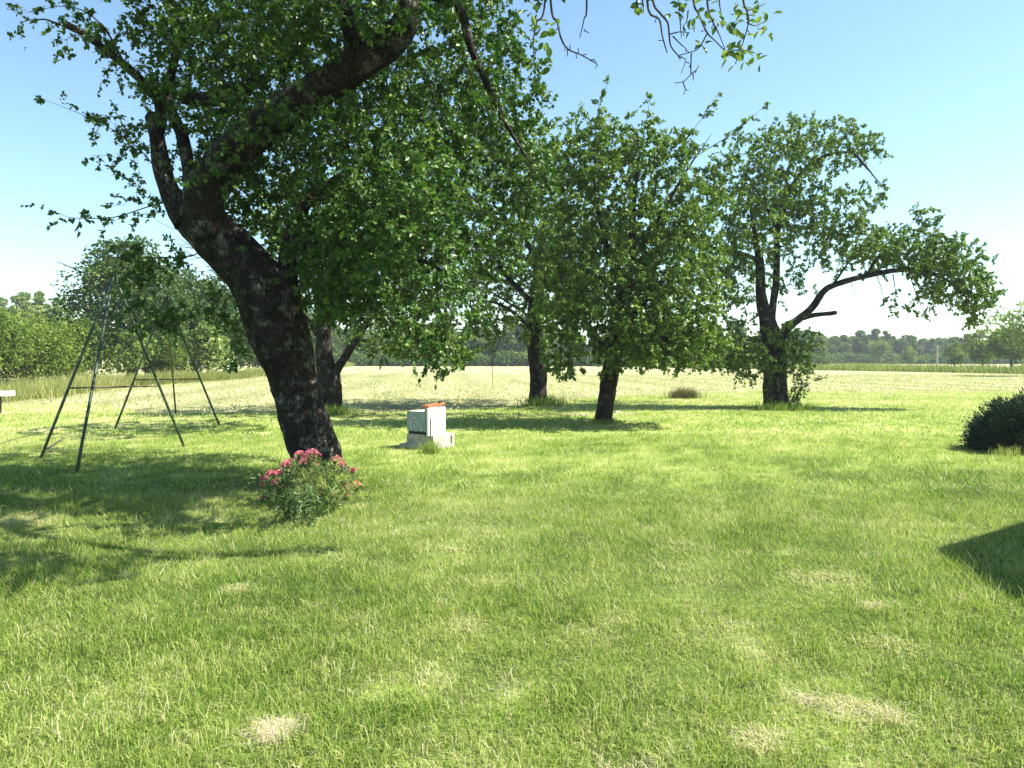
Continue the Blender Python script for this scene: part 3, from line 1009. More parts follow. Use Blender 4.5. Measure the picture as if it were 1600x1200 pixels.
B3 = ground(841, 633)
d = B3[1]
orchard_tree('apple tree with straight dark trunk, left neighbour of the dense round apple tree', B3,
             [(842, 645, d, .36), (841, 615, d, .30), (841, 585, d, .30), (838, 545, d, .29), (836, 500, d, .27), (840, 450, d, .24), (846, 400, d, .18), (850, 340, d, .10)],
             [[(838, 480, d, .16), (800, 440, d, .12), (770, 400, d - .5, .08), (740, 370, d - .5, .05)],
              [(842, 440, d, .15), (880, 390, d + .5, .11), (910, 330, d + .8, .07), (920, 260, d + .8, .04)],
              [(836, 520, d, .10), (790, 480, d - 1, .07), (740, 470, d - 1.2, .05), (710, 480, d - 1.2, .03)],
              [(842, 420, d, .12), (820, 360, d - 1, .08), (830, 280, d - 1.2, .05)]],
             [(830, 400, d + 3.6, 110, 90, 1.6, 130), (900, 470, d + 3.4, 70, 60, 1.4, 60), (800, 370, d, 95, 100, 3.2, 300), (870, 350, d, 85, 110, 3.4, 240), (740, 420, d, 70, 70, 2.2, 110), (790, 250, d, 60, 60, 1.8, 90), (850, 260, d, 70, 70, 2, 110), (860, 500, d - 1.2, 55, 55, 1.6, 110), (900, 420, d + 1, 70, 90, 2, 130), (780, 500, d - .6, 50, 45, 1.6, 55), (740, 520, d - 1, 40, 50, 1.2, 40), (830, 420, d + 1, 90, 60, 1.6, 80),
              (880, 430, d, 60, 60, 1.8, 70), (730, 430, d, 40, 60, 1.2, 26)],
             M_bark2, M_apple2, per=16, size=(0.06, 0.108), gap=0.10, hexa=False, seg=20, rough=0.09, thin=0.68,
             dead=[[(835, 500, d, .05), (790, 470, d - 1, .035), (755, 450, d - 1.2, .02), (720, 440, d - 1.2, .01)],
                   [(750, 465, d - 1.1, .025), (765, 495, d - 1.2, .03), (780, 530, d - 1.3, .015), (770, 560, d - 1.3, .012), (770, 608, d - 1.3, .006)],
                   [(790, 470, d - 1, .02), (760, 500, d - 1, .012), (735, 540, d - 1, .006)], [(800, 480, d - 1, .02), (775, 445, d - 1, .012), (745, 425, d - 1, .006)],
                   [(705, 450, d - 1, .014), (704, 520, d - 1, .014), (706, 560, d - 1, .008)]])

B4 = ground(944, 661)
d = B4[1]
orchard_tree('dense round apple tree with thin slightly tilted trunk in a ring of bare soil', B4,
             [(942, 672, d, .26), (944, 650, d, .215), (948, 620, d, .20), (954, 580, d, .205), (964, 530, d, .18), (975, 470, d, .15), (985, 400, d, .11), (990, 320, d, .06), (1000, 240, d, .01)],
             [[(956, 560, d, .12), (920, 510, d - .5, .09), (890, 470, d - .7, .06), (870, 430, d - .7, .04)],
              [(966, 520, d, .13), (1010, 470, d - .3, .10), (1050, 430, d - .4, .07), (1090, 420, d - .5, .04)],
              [(976, 460, d, .12), (950, 390, d + .6, .09), (930, 310, d + .6, .06), (930, 230, d + .6, .008)],
              [(984, 410, d, .08), (1030, 340, d, .06), (1070, 270, d, .04), (1110, 210, d, .006)],
              [(960, 545, d, .10), (1000, 530, d - 1, .07), (1060, 530, d - 1.3, .04)]],
             [(980, 400, d + 2.8, 110, 90, 1.2, 100), (980, 300, d, 120, 110, 2.0, 330), (970, 430, d - .3, 110, 100, 2.0, 300), (1060, 430, d - .3, 75, 110, 2.2, 260), (1000, 520, d - 1, 70, 45, 1.4, 120), (1085, 540, d - .8, 55, 45, 1.4, 90), (1010, 555, d - 1.2, 60, 26, 1.0, 60), (880, 430, d, 60, 90, 2.0, 110), (1000, 380, d + 1.2, 120, 110, 1.6, 160), (930, 240, d, 80, 70, 1.6, 130), (900, 490, d - .8, 60, 60, 1.2, 90), (1060, 520, d - .6, 70, 55, 1.4, 120),
              (880, 560, d - 1, 40, 30, .8, 40), (1040, 250, d, 70, 70, 1.4, 80), (1090, 330, d, 50, 80, 1.2, 70), (950, 560, d - .8, 30, 25, .5, 18), (1000, 540, d + .8, 60, 40, 1, 40), (860, 380, d, 35, 70, 1.2, 40), (855, 270, d, 55, 80, 1.4, 80)],
             M_bark2, M_apple2, per=16, size=(0.056, 0.10), gap=0.10, hexa=False, seg=20, rough=0.09, thin=0.68,
             sprouts=[[(1040, 260, d, .012), (1075, 215, d, .008), (1100, 180, d, .006), (1120, 150, d, .003)], [(1060, 260, d, .014), (1110, 230, d, .010), (1150, 205, d, .007), (1195, 165, d, .003)],
                      [(1000, 230, d, .012), (1010, 190, d, .008), (1015, 155, d, .003)], [(930, 220, d, .012), (935, 170, d, .008), (950, 130, d, .003)], [(1060, 290, d, .012), (1120, 270, d, .008), (1170, 235, d, .003)]])

B5 = ground(1212, 637)
d = B5[1]
t5, _ = orchard_tree('apple tree with long limb arching far to the right and a sawn stub', B5,
             [(1214, 650, d, .46), (1213, 630, d, .40), (1212, 600, d, .36), (1210, 565, d, .37), (1208, 535, d, .36), (1200, 505, d, .26), (1190, 470, d, .17), (1188, 440, d, .15), (1187, 410, d, .13), (1180, 370, d, .08), (1170, 300, d, .04)],
             [[(1205, 525, d, .20), (1207, 480, d, .17), (1213, 440, d, .16), (1214, 400, d, .14), (1216, 360, d, .12), (1228, 310, d, .10), (1255, 270, d, .085), (1290, 245, d, .075), (1330, 240, d, .06), (1355, 262, d, .045), (1385, 300, d, .006)],
              [(1208, 545, d, .24), (1228, 515, d, .20), (1250, 497, d, .18), (1270, 480, d, .16), (1285, 458, d, .14), (1305, 446, d, .13), (1350, 434, d - .3, .12), (1395, 425, d - .5, .11), (1440, 424, d - .7, .09), (1480, 440, d - .9, .07), (1510, 470, d - 1, .03)],
              [(1252, 497, d, .14), (1275, 492, d, .11), (1306, 490, d, .10), (1309, 490, d, .08)],
              [(1187, 410, d, .12), (1165, 398, d, .11), (1130, 392, d, .09), (1095, 380, d, .05)],
              [(1352, 434, d - .3, .07), (1368, 408, d - .3, .06), (1400, 380, d - .3, .04), (1430, 340, d - .3, .006)],
              [(1300, 447, d, .05), (1318, 420, d, .045), (1332, 395, d, .03), (1345, 350, d, .006)],
              [(1440, 424, d - .7, .05), (1460, 390, d - .7, .035), (1470, 350, d - .7, .006)],
              [(1216, 360, d, .08), (1190, 310, d + .4, .06), (1160, 260, d + .5, .03)]],
             [(1160, 400, d + 3.2, 70, 80, 1.4, 80), (1240, 540, d - .4, 40, 45, .7, 60), (1165, 560, d - .5, 60, 36, .8, 70), (1270, 228, d, 105, 48, 1.6, 220), (1185, 280, d, 85, 75, 2.2, 260), (1145, 350, d, 85, 75, 2.6, 240), (1230, 340, d + 1, 60, 60, 1.8, 90), (1280, 330, d, 85, 48, 1.8, 190), (1350, 385, d - .2, 80, 42, 1.6, 200), (1425, 395, d - .5, 65, 38, 1.3, 160),
              (1490, 425, d - .9, 55, 58, 1.3, 230), (1525, 465, d - 1, 30, 45, .9, 100), (1130, 540, d, 80, 45, 1.6, 200), (1105, 460, d + .5, 50, 70, 1.4, 80), (1150, 440, d, 60, 60, 1.2, 70), (1250, 400, d, 60, 50, 1.0, 44), (1445, 350, d - .6, 26, 32, .5, 26),
              (1350, 230, d, 40, 35, .7, 26), (1370, 300, d, 26, 30, .5, 14), (1430, 470, d - .7, 60, 28, .8, 26), (1180, 570, d - .4, 40, 40, .6, 34), (1245, 560, d, 28, 50, .5, 30), (1235, 450, d, 40, 40, .6, 14)],
             M_bark2, M_apple2, per=16, size=(0.056, 0.10), gap=0.10, hexa=False, seg=24, rough=0.12, thin=0.68, name='apple_tree',
             dead=[[(1265, 310, d - .4, .02), (1272, 340, d - .5, .018), (1270, 370, d - .5, .012), (1262, 395, d - .5, .005)], [(1270, 315, d - .4, .015), (1268, 350, d - .5, .012), (1275, 385, d - .5, .005)],
                   [(1206, 388, d - .2, .03), (1225, 385, d - .4, .025)], [(1395, 428, d - .5, .02), (1400, 470, d - .6, .01), (1395, 520, d - .6, .004)], [(1420, 425, d - .6, .02), (1440, 480, d - .7, .01), (1470, 530, d - .7, .004)],
                   [(1370, 430, d - .4, .015), (1380, 465, d - .4, .008), (1372, 500, d - .4, .004)], [(1330, 440, d - .2, .012), (1338, 470, d - .2, .004)], [(1460, 435, d - .8, .02), (1490, 490, d - .8, .01), (1510, 530, d - .8, .004)]])
# suckers and weeds round the foot of that tree
J = Joined()
paths = []
for k in range(10):
    a = random.uniform(-15, 62)
    x0 = 1212 + a * .5
    paths.append(limb([(x0, 640, d - .3, .01), (x0 + a * .25, 615, d - .35, .007), (x0 + a * .45, 590 - random.uniform(-10, 25), d - .4, .003)]))
paths.append(limb([(1240, 632, d - .4, .01), (1255, 605, d - .4, .006), (1288, 590, d - .4, .003)]))
for p in paths:
    J.tube(p, 4, cap=False)
(TB, TD, TLn), (P, D, Nn, Ln, Wd, ti) = leafy(paths, gap=0.05, per=5, size=(.05, .09), start=0.1)
twig_mesh(J, TB, TD, TLn)
sk = thing('sucker_shrub', 'leafy suckers sprouting at the foot of the arching apple tree', 'shrub', ground(1240, 640))
tag(J.build('stem', M_twig, sk), kind='stuff')
V, Fc, m = leaf_arrays(P, D, Nn, Ln, Wd, False)
o = np_mesh('foliage', V, Fc, M_apple2, tint=np.repeat(ti, m))
relocate(o, sk.location)
attach(o, sk)
tag(o, kind='stuff')


M_drybush = foliage_mat('dry_bush_blade', [(0.0, (0.05, 0.055, 0.02)), (0.6, (0.12, 0.11, 0.05)), (1.0, (0.24, 0.19, 0.09))], trans=0.2)
# tufts of longer grass around trunks and the box
def tuft(name, label, px, py, rpx, n, h, tint0, cat='grass tuft', w=0.008):
    c = ground(px, py)
    r = rpx * c[1] / F
    q = RNG.normal(0, 1, (n, 2)) * r * np.array([0.5, 0.35])
    o = blades(name, c[0] + q[:, 0], c[1] + q[:, 1], h * RNG.uniform(.5, 1.2, n), np.full(n, w) * RNG.uniform(.6, 1.3, n), RNG.uniform(.05, .7, n), M_blade,
               np.clip(tint0 + RNG.normal(0, .12, n), 0, 1), True)
    relocate(o, c)
    tag(o, label, cat)
    o['kind'] = 'stuff'
    return o


tuft('grass_tuft', 'long grass growing round the foot of the straight dark trunk', 850, 634, 34, 700, .42, .30, w=.016)
tuft('grass_tuft', 'uncut grass round the foot of the arching apple tree', 1225, 641, 46, 700, .30, .28, w=.016)
tuft('grass_tuft', 'uncut grass round the foot of the dense round apple tree', 944, 662, 26, 350, .16, .3, w=.012)
tuft('grass_tuft', 'green grass tuft in front of the concrete blocks', 672, 708, 16, 320, .26, .35)
tuft('grass_tuft', 'uncut grass round the big leaning trunk', 530, 757, 60, 900, .20, .34)
tuft('grass_tuft', 'grass behind the big trunk at the foot of the forked apple tree', 522, 648, 34, 500, .36, .28, w=.014)
o = tuft('dry_bush', 'small dry brown bush standing alone at the lawn edge', 1068, 622, 22, 900, .50, .62, 'bush', w=.014)
o.data.materials[0] = M_drybush

# ------------------------------------------------------------------ metal swing frame
M_swing = worn_mat('flaking_green_paint', (0.018, 0.042, 0.018), (0.06, 0.085, 0.045), 10, 0.5, 0.3, 0.4, 0.0, 0.45, 0.7)
M_rust = worn_mat('rusty_pipe', (0.05, 0.045, 0.03), (0.11, 0.085, 0.055), 12, 0.6, 0.3, 0.35)
nl, nr, nb = ground(61, 716), ground(290, 698), ground(118, 738)
fl, fr, fb = ground(178, 669), ground(345, 666), ground(275, 647)
na = (nl + nr) / 2
na[2] = 3.02
fa = (fl + fr) / 2
fa[2] = 3.02
sw = thing('swing_frame', 'rusty green metal swing frame without swings, left of the big leaning trunk', 'swing frame', (na + fa) / 2 * np.array([1, 1, 0]))


def pipe(a, b, r, name, mat=M_swing, par=sw):
    a, b = np.asarray(a, float), np.asarray(b, float)
    P = np.array([list(a + (b - a) * t) + [r] for t in np.linspace(0, 1, 7)])
    return Joined().tube(P, 12).build(name, mat, par, smooth=True)


DN = np.array([0, 0, .06])
for a, b in ((nl, na), (nr, na), (nb, na), (fl, fa), (fr, fa), (fb, fa)):
    pipe(a - DN, b, .023, 'leg')
pipe(na - (fa - na) * 0.05, fa + (fa - na) * 0.05, .027, 'top_beam')
for a, b, top in ((nl, nr, na), (fl, fr, fa)):
    tq = 0.37
    pipe(a + (top - a) * tq, b + (top - b) * tq, .014, 'crossbar', M_rust)
for c in (na, fa):
    Joined().box(c + np.array([0, 0, -.03]), (.11, .11, .10), 0.3).build('joint_plate', M_swing, sw)
for q in (0.3, 0.42, 0.62, 0.74):
    c = na + (fa - na) * q
    ring = np.array([[c[0] + .022 * math.cos(a), c[1], c[2] - .06 + .028 * math.sin(a), .005] for a in np.linspace(0, 2 * math.pi, 13)])
    Joined().tube(ring, 6).build('hook', M_rust, sw, smooth=True)

# loose pipe lying in the grass by the swing frame
a, b = ground(66, 708), ground(100, 688)
pp = thing('loose_pole', 'thin dark pole lying in the grass beside the left swing leg', 'pole', (a + b) / 2)
pipe(a + np.array([0, 0, .03]), b + np.array([0, 0, .05]), .015, 'shaft', M_rust, pp)
pipe(a + np.array([0, 0, .03]), a + np.array([.12, .1, .03]), .018, 'end_sleeve', M_rust, pp)

# ------------------------------------------------------------------ white box on concrete blocks
M_white = worn_mat('white_enamel', (0.78, 0.79, 0.80), (0.84, 0.84, 0.83), 3, 0.35, 0.05, 0.5)
M_grey = worn_mat('grey_blue_shade', (0.23, 0.28, 0.31), (0.29, 0.34, 0.37), 5, 0.45, 0.08, 0.4)  # blue-grey of the box's shaded front put into its base colour
M_conc = worn_mat('concrete', (0.32, 0.30, 0.25), (0.50, 0.47, 0.40), 9, 0.95, 0.7, 0.1)
M_tile = worn_mat('orange_clay', (0.42, 0.11, 0.04), (0.58, 0.19, 0.09), 12, 0.85, 0.4, 0.2)
M_dark = worn_mat('dark_iron', (0.012, 0.012, 0.012), (0.05, 0.035, 0.025), 14, 0.7, 0.4, 0.3)
M_wood = worn_mat('weathered_wood', (0.26, 0.23, 0.18), (0.40, 0.36, 0.29), 20, 0.9, 0.4, 0.2)
M_rope = worn_mat('pale_rope', (0.62, 0.64, 0.62), (0.78, 0.78, 0.75), 30, 0.8, 0.3, 0.2)
RZ = math.radians(-33)                       # the front face looks towards the camera and a little left
ex = np.array([math.cos(RZ), math.sin(RZ), 0])       # along the shaded front face, to the right
ey = np.array([-math.sin(RZ), math.cos(RZ), 0])      # into the box, away
K = ground(669, 702)                         # near corner on the ground
K[2] = 0
zt = 0.30                                    # top of the blocks


def bxp(u, v, z):
    return K + ex * u + ey * v + np.array([0, 0, z])


# u runs left from the near corner (negative), v runs back along the right face
for (u, v, su, sv, h, lab) in ((-.29, .10, .42, .20, .27, 'grey mossy concrete block under the left side of the white box'),
                               (.02, .30, .20, .62, .26, 'grey concrete block with a slot under the right side of the white box')):
    bt = thing('concrete_block', lab, 'block', bxp(u, v, 0))
    c = bxp(u, v, h / 2 - .015)
    if su > sv:
        Joined().box(c, (su, sv, h), RZ).build('block_body', M_conc, bt)
        Joined().box(bxp(u - .02, v - .02, .035), (su + .16, sv + .12, .08), RZ).build('footing', M_conc, bt)
    else:                                    # hollow block: walls round a slot that shows on its right face
        J = Joined()
        J.box(bxp(u - .04, v, h / 2 - .015), (su - .08, sv, h), RZ)
        for (v0, v1) in ((-sv / 2, .195), (.235, sv / 2)):
            J.box(bxp(u + .06, v + (v0 + v1) / 2, h / 2 - .015), (.078, v1 - v0, h), RZ)
        for (z0, z1) in ((0, .07), (h - .05, h)):
            J.box(bxp(u + .055, v + .215, (z0 + z1) / 2 - .015), (.070, .05, z1 - z0 - .002), RZ)
        J.build('block_body', M_conc, bt)

wb = thing('white_box', 'old white box with rope loop on its shaded front, propped on concrete blocks', 'box', bxp(-.18, .25, zt))
W_, Dp = .44, .50
hb = .36
J = Joined()                                 # open shell: floor, back, left, front
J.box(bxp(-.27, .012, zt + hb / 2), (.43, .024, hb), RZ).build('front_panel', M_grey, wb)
Joined().box(bxp(-.458, Dp / 2 + .014, zt + hb / 2), (.024, Dp - .026, hb - .004), RZ).build('side_panel', M_white, wb)
Joined().box(bxp(-.265, Dp - .014, zt + hb / 2 + .03), (.36, .024, hb + .06), RZ).build('back_panel', M_white, wb)
Joined().box(bxp(-.265, Dp / 2, zt + .27), (.355, Dp - .06, .02), RZ).build('inner_shelf', M_white, wb)
Joined().box(bxp(-.018, Dp / 2, zt + .215 - .04), (.034, Dp, .50), RZ).build('tall_side_panel', M_white, wb)
Joined().box(bxp(-.052, Dp / 2 - .002, zt + .22), (.028, Dp - .03, .40), RZ).build('panel_edge', M_dark, wb)
rope = [(-.36, .02), (-.385, .08), (-.38, .17), (-.35, .225), (-.305, .25), (-.26, .235), (-.22, .18), (-.17, .13), (-.14, .09), (-.145, .03)]
P = catmull(np.array([list(bxp(u, -.012, zt + z)) + [.0085] for u, z in rope]), .02)
Joined().tube(P, 7).build('rope_loop', M_rope, wb, smooth=True)
P = catmull(np.array([list(bxp(u, -.008, zt + z)) + [.004] for u, z in [(-.33, .14), (-.28, .08), (-.24, .03)]]), .02)
Joined().tube(P, 6).build('rope_end', M_rope, wb, smooth=True)
# rusty iron undercarriage showing below the front
J = Joined()
J.box(bxp(-.26, .05, zt - .03), (.42, .06, .045), RZ)
J.build('iron_rail', M_dark, wb)
for u in (-.43, -.34, -.22, -.12):
    Joined().box(bxp(u, .03, zt - .015), (.035, .05, .07), RZ, .4).build('iron_foot', M_dark, wb)

tl = thing('clay_tile', 'row of orange clay bricks laid along the top of the white box', 'brick', bxp(-.04, .25, zt + .425))
for k, (v, dz) in enumerate(((.095, 0), (.255, .004), (.41, .002))):
    Joined().box(bxp(-.075, v, zt + .452 + dz + .07 * (v - .095)), (.150, .152, .040), RZ + .02 * (k - 1), .07).build('brick', M_tile, tl)
Joined().box(bxp(-.06, .42, zt + .511), (.05, .10, .03), RZ + .3, .07).build('brick_fragment', M_dark, tl)

stk = thing('wooden_stake', 'thin weathered stake standing upright against the concrete blocks', 'stake', bxp(.04, .02, 0))
Joined().box(bxp(.075, -.02, .26), (.026, .026, .56), RZ + .3, .03).build('shaft', M_wood, stk)
Joined().box(bxp(.075, -.018, .55), (.022, .022, .02), RZ + .3).build('tip', M_wood, stk)

# small white-topped stand at the left edge
c = ground(-6, 646)
hv = thing('white_topped_stand', 'dark stand with flat white top at the far left edge of the lawn', 'stand', c)
Joined().box(c + np.array([-.06, 0, .27]), (.30, .30, .54), .2).build('stand_body', M_dark, hv)
Joined().box(c + np.array([.05, 0, .59]), (.72, .55, .14), .2).build('lid', M_white, hv)

# pale stones in the bare ring round the dense tree
M_stone = worn_mat('pale_stone', (0.35, 0.31, 0.26), (0.5, 0.45, 0.38), 12, 0.95, 0.4, 0.1)
for k, (px, py, s, lab) in enumerate(((966, 646, .12, 'pale stone lying just right of the dense apple tree trunk'), (910, 650, .09, 'pale stone lying left of the dense apple tree trunk'))):
    c = ground(px, py)
    V = []
    import bmesh
    bm = bmesh.new()
    bmesh.ops.create_icosphere(bm, subdivisions=2, radius=s)
    for v in bm.verts:
        v.co *= 1 + .35 * mnoise.noise(v.co * 9 + Vector((k * 5, 0, 0)))
        v.co.z *= .6
    me = bpy.data.meshes.new('stone')
    bm.to_mesh(me)
    bm.free()
    me.materials.append(M_stone)
    o = bpy.data.objects.new('stone', me)
    COL.objects.link(o)
    o.location = Vector([float(q) for q in c])
    tag(o, lab, 'stone')

# ------------------------------------------------------------------ flowering plants at the big trunk
M_pink = foliage_mat('pink_floret', [(0.0, (0.62, 0.13, 0.17)), (0.5, (0.78, 0.24, 0.29)), (1.0, (0.85, 0.42, 0.44))], trans=0.25, rough=0.6, spec=0.2, tgain=(1.2, 1.0, 1.0))
M_salmon = foliage_mat('salmon_floret', [(0.0, (0.58, 0.16, 0.14)), (0.5, (0.70, 0.28, 0.25)), (1.0, (0.80, 0.45, 0.40))], trans=0.25, rough=0.6, spec=0.2, tgain=(1.2, 1.0, 1.0))
M_vale = foliage_mat('plant_leaf', [(0.0, (0.05, 0.10, 0.03)), (0.5, (0.11, 0.18, 0.055)), (1.0, (0.25, 0.30, 0.13))], trans=0.25, rough=0.5, spec=0.25)
M_feather = foliage_mat('feathery_leaf', [(0.0, (0.22, 0.28, 0.08)), (0.6, (0.40, 0.44, 0.17)), (1.0, (0.55, 0.55, 0.28))], trans=0.35, rough=0.6)


def flower_head(px, py, D, rpx, mat, par):
    c = at(px, py, D)
    r = rpx * 1.25 * D / F
    n = 230
    q = norm(RNG.normal(0, 1, (n, 3)))
    q[:, 2] = np.abs(q[:, 2]) * .9 - .25
    lumps = norm(RNG.normal(0, 1, (7, 3)))
    lumps[:, 2] = np.abs(lumps[:, 2]) - .2
    k = RNG.integers(0, 7, n)
    P = c + lumps[k] * r * .45 + q * r * .52
    V, Fc, m = leaf_arrays(P, norm(q + RNG.normal(0, .5, (n, 3))), norm(RNG.normal(0, 1, (n, 3)) + q), RNG.uniform(.014, .024, n), RNG.uniform(.014, .022, n), False)
    o = np_mesh('flower_head', V, Fc, mat, tint=np.repeat(np.clip(RNG.normal(.5, .25, n), 0, 1), m))
    relocate(o, c)
    attach(o, par)
    return c


def leaf_stems(par, stems, lsize, lasp, per, mat, gap=.035, stem_r=.004, tl=(.02, .05)):
    J = Joined()
    paths = []
    for a, b in stems:
        mid = (a + b) / 2 + RNG.normal(0, .04, 3)
        paths.append(catmull(np.array([list(a) + [stem_r], list(mid) + [stem_r * .8], list(b) + [stem_r * .5]]), .06))
        J.tube(paths[-1], 4, cap=False)
    tag(J.build('stem', M_vale, par), kind='stuff')
    _, (P, D, Nn, Ln, Wd, ti) = leafy(paths, gap=gap, tl=tl, per=per, start=.05, size=lsize, aspect=lasp)
    V, Fc, m = leaf_arrays(P, D + np.array([0, 0, .25]), Nn, Ln, Wd, True)
    o = np_mesh('foliage', V, Fc, mat, tint=np.repeat(ti, m))
    relocate(o, par.location)
    attach(o, par)
    tag(o, kind='stuff')


g = ground(450, 800)
pl = thing('flowering_plant', 'tall pink flowering plant left of the big leaning trunk', 'plant', g)
stems = []
for (px, py, r) in ((489, 711, 11), (470, 715, 12), (478, 723, 10), (453, 725, 10), (446, 731, 8), (440, 741, 10), (424, 741, 6), (414, 749, 7), (414, 757, 6), (433, 755, 8), (437, 762, 6), (493, 727, 4), (413, 780, 6)):
    D = 8.75 + random.uniform(-.25, .25)
    c = flower_head(px, py, D, r, M_pink, pl)
    stems.append((np.array([c[0] * .5 + g[0] * .5 + random.gauss(0, .08), D + random.gauss(0, .12), 0.0]), c))
for _ in range(26):
    x0 = g[0] + random.gauss(.02, .22)
    y0 = 8.5 + random.gauss(0, .3)
    stems.append((np.array([x0, y0, 0]), np.array([x0 + random.gauss(-.05, .13), y0 + random.gauss(0, .1), random.uniform(.2, .5)])))
leaf_stems(pl, stems, (.04, .075), .42, 3.2, M_vale)

g2 = ground(545, 790)
pl2 = thing('flowering_plant', 'low salmon pink flowering plant right of the big leaning trunk', 'plant', g2)
stems = []
for (px, py, r) in ((517, 772, 8), (541, 763, 8), (557, 757, 6), (526, 720, 8), (533, 726, 5), (541, 773, 5), (467, 764, 7), (568, 791, 6), (479, 813, 4), (552, 735, 4)):
    D = 8.55 + random.uniform(-.2, .2)
    c = flower_head(px, py, D, r, M_salmon, pl2)
    stems.append((np.array([c[0] + random.gauss(0, .06), D + random.gauss(0, .08), 0.0]), c))
for _ in range(12):
    x0 = g2[0] + random.gauss(-.12, .13)
    y0 = 8.2 + random.gauss(0, .2)
    stems.append((np.array([x0, y0, 0]), np.array([x0 + random.gauss(0, .08), y0, random.uniform(.12, .3)])))
leaf_stems(pl2, stems, (.03, .06), .4, 2.6, M_vale)

g3 = ground(425, 838)
pl3 = thing('leafy_plant', 'grey green leafy plant with narrow leaves at the front of the flower clump', 'plant', g3)
stems = []
for _ in range(22):
    x0 = g3[0] + random.gauss(.06, .13)
    y0 = 7.55 + random.gauss(0, .2)
    stems.append((np.array([x0, y0, 0]), np.array([x0 + random.gauss(0, .10), y0 + random.gauss(0, .08), random.uniform(.12, .36)])))
leaf_stems(pl3, stems, (.06, .11), .22, 2.6, M_vale, gap=.03)

g4 = ground(490, 800)
pl4 = thing('feathery_plant', 'pale feathery plant between the pink and salmon flowers', 'plant', g4)
stems = []
for _ in range(40):
    x0 = g4[0] + random.gauss(0, .13)
    y0 = 8.2 + random.gauss(0, .15)
    stems.append((np.array([x0, y0, 0]), np.array([x0 + random.gauss(.03, .16), y0 + random.gauss(0, .12), random.uniform(.26, .52)])))
leaf_stems(pl4, stems, (.03, .06), .10, 12, M_feather, gap=.03, stem_r=.003)


# ------------------------------------------------------------------ junipers
def juniper(label, c, rx, ry, h, n):
    t = thing('juniper_bush', label, 'bush', c)
    J = Joined()
    tips, dirs = [], []
    for k in range(n):
        u = norm(np.array([random.gauss(0, 1), random.gauss(0, 1), abs(random.gauss(0, .8)) - .12]))
        lump = 0.80 + .28 * mnoise.noise(Vector(u) * 3.1)
        e = np.asarray(c) + u * np.array([rx, ry, h]) * lump
        e[2] = max(e[2], .04)
        s = np.asarray(c) + (e - np.asarray(c)) * .45
        tips.append(e)
        dirs.append(norm(u + np.array([0, 0, .25])))
        if k % 5 == 0:
            J.tube(np.array([list(np.asarray(c) + np.array([0, 0, .1])) + [.014], list(s) + [.008], list(e) + [.003]]), 4, cap=False)
    tag(J.build('stem', M_twig, t), kind='stuff')
    tips, dirs = np.array(tips), np.array(dirs)
    m = 16
    idx = np.repeat(np.arange(n), m)
    P = tips[idx] + RNG.normal(0, .05, (n * m, 3)) - dirs[idx] * RNG.uniform(0, .30, (n * m, 1))
    P[:, 2] = np.maximum(P[:, 2], .02)
    D = norm(dirs[idx] + RNG.normal(0, .45, (n * m, 3)))
    Nn = norm(RNG.normal(0, 1, (n * m, 3)))
    V, Fc, q = leaf_arrays(P, D, Nn, RNG.uniform(.05, .11, n * m), RNG.uniform(.010, .024, n * m), False, .3)
    o = np_mesh('foliage', V, Fc, M_juniper, tint=np.repeat(np.clip(RNG.normal(.5, .22, n * m), 0, 1), q))
    relocate(o, c)
    attach(o, t)
    tag(o, kind='stuff')


c = ground(1608, 706)
juniper('dark rounded juniper bush on the lawn at the right edge', c + np.array([.05, .15, 0]), 1.0, .95, 1.12, 3200)
juniper('low juniper beside the house just outside the picture', np.array([8.0, 9.9, 0]), .8, .8, .75, 1200)
# sparse weeds in front of the juniper
tuft('weeds', 'pale weeds growing in front of the dark juniper bush', 1575, 712, 26, 160, .20, .6)


# ------------------------------------------------------------------ background trees and hedges
def crown_arrays(h, w, n, card, seed, shape='round', base=.12, lumps=26):
    r = np.random.default_rng(seed)
    c = norm(r.normal(0, 1, (lumps, 3))) * (r.uniform(.25, 1, lumps) ** .6)[:, None]
    zz = (c[:, 2] + 1) / 2
    if shape == 'cone':
        wid = np.clip(1.15 - .95 * zz, .12, 1)
    elif shape == 'tall':
        wid = np.clip(1 - np.abs(zz - .45) * 1.1, .25, 1)
    else:
        wid = np.clip(np.sqrt(np.clip(1 - (zz * 1.7 - .75) ** 2, .05, 1)) * 1.1, .2, 1)
    C = np.stack([c[:, 0] * w * .72 * wid, c[:, 1] * w * .72 * wid, h * (base + (1 - base) * (.06 + .82 * zz))], -1)
    R = w * r.uniform(.22, .40, lumps) * (.55 + .45 * wid)
    k = r.integers(0, lumps, n)
    d = norm(r.normal(0, 1, (n, 3)) + np.array([0, 0, .25]))
    P = C[k] + d * (R[k] * r.uniform(.55, 1.08, n) ** .7)[:, None] * np.array([1, 1, .82])
    P[:, 2] = np.clip(P[:, 2], .05, None)
    D = norm(d + r.normal(0, .8, (n, 3)))
    Nn = norm(d + r.normal(0, .6, (n, 3)))
    Ln = card * r.uniform(.6, 1.4, n)
    V, Fc, m = leaf_arrays(P - D * Ln[:, None] * .5, D, Nn, Ln, Ln * r.uniform(.5, .9, n), False, .2)
    ti = np.repeat(np.clip(.45 + r.normal(0, .16, lumps)[k] + r.normal(0, .15, n), 0, 1), m)
    return V, Fc, ti


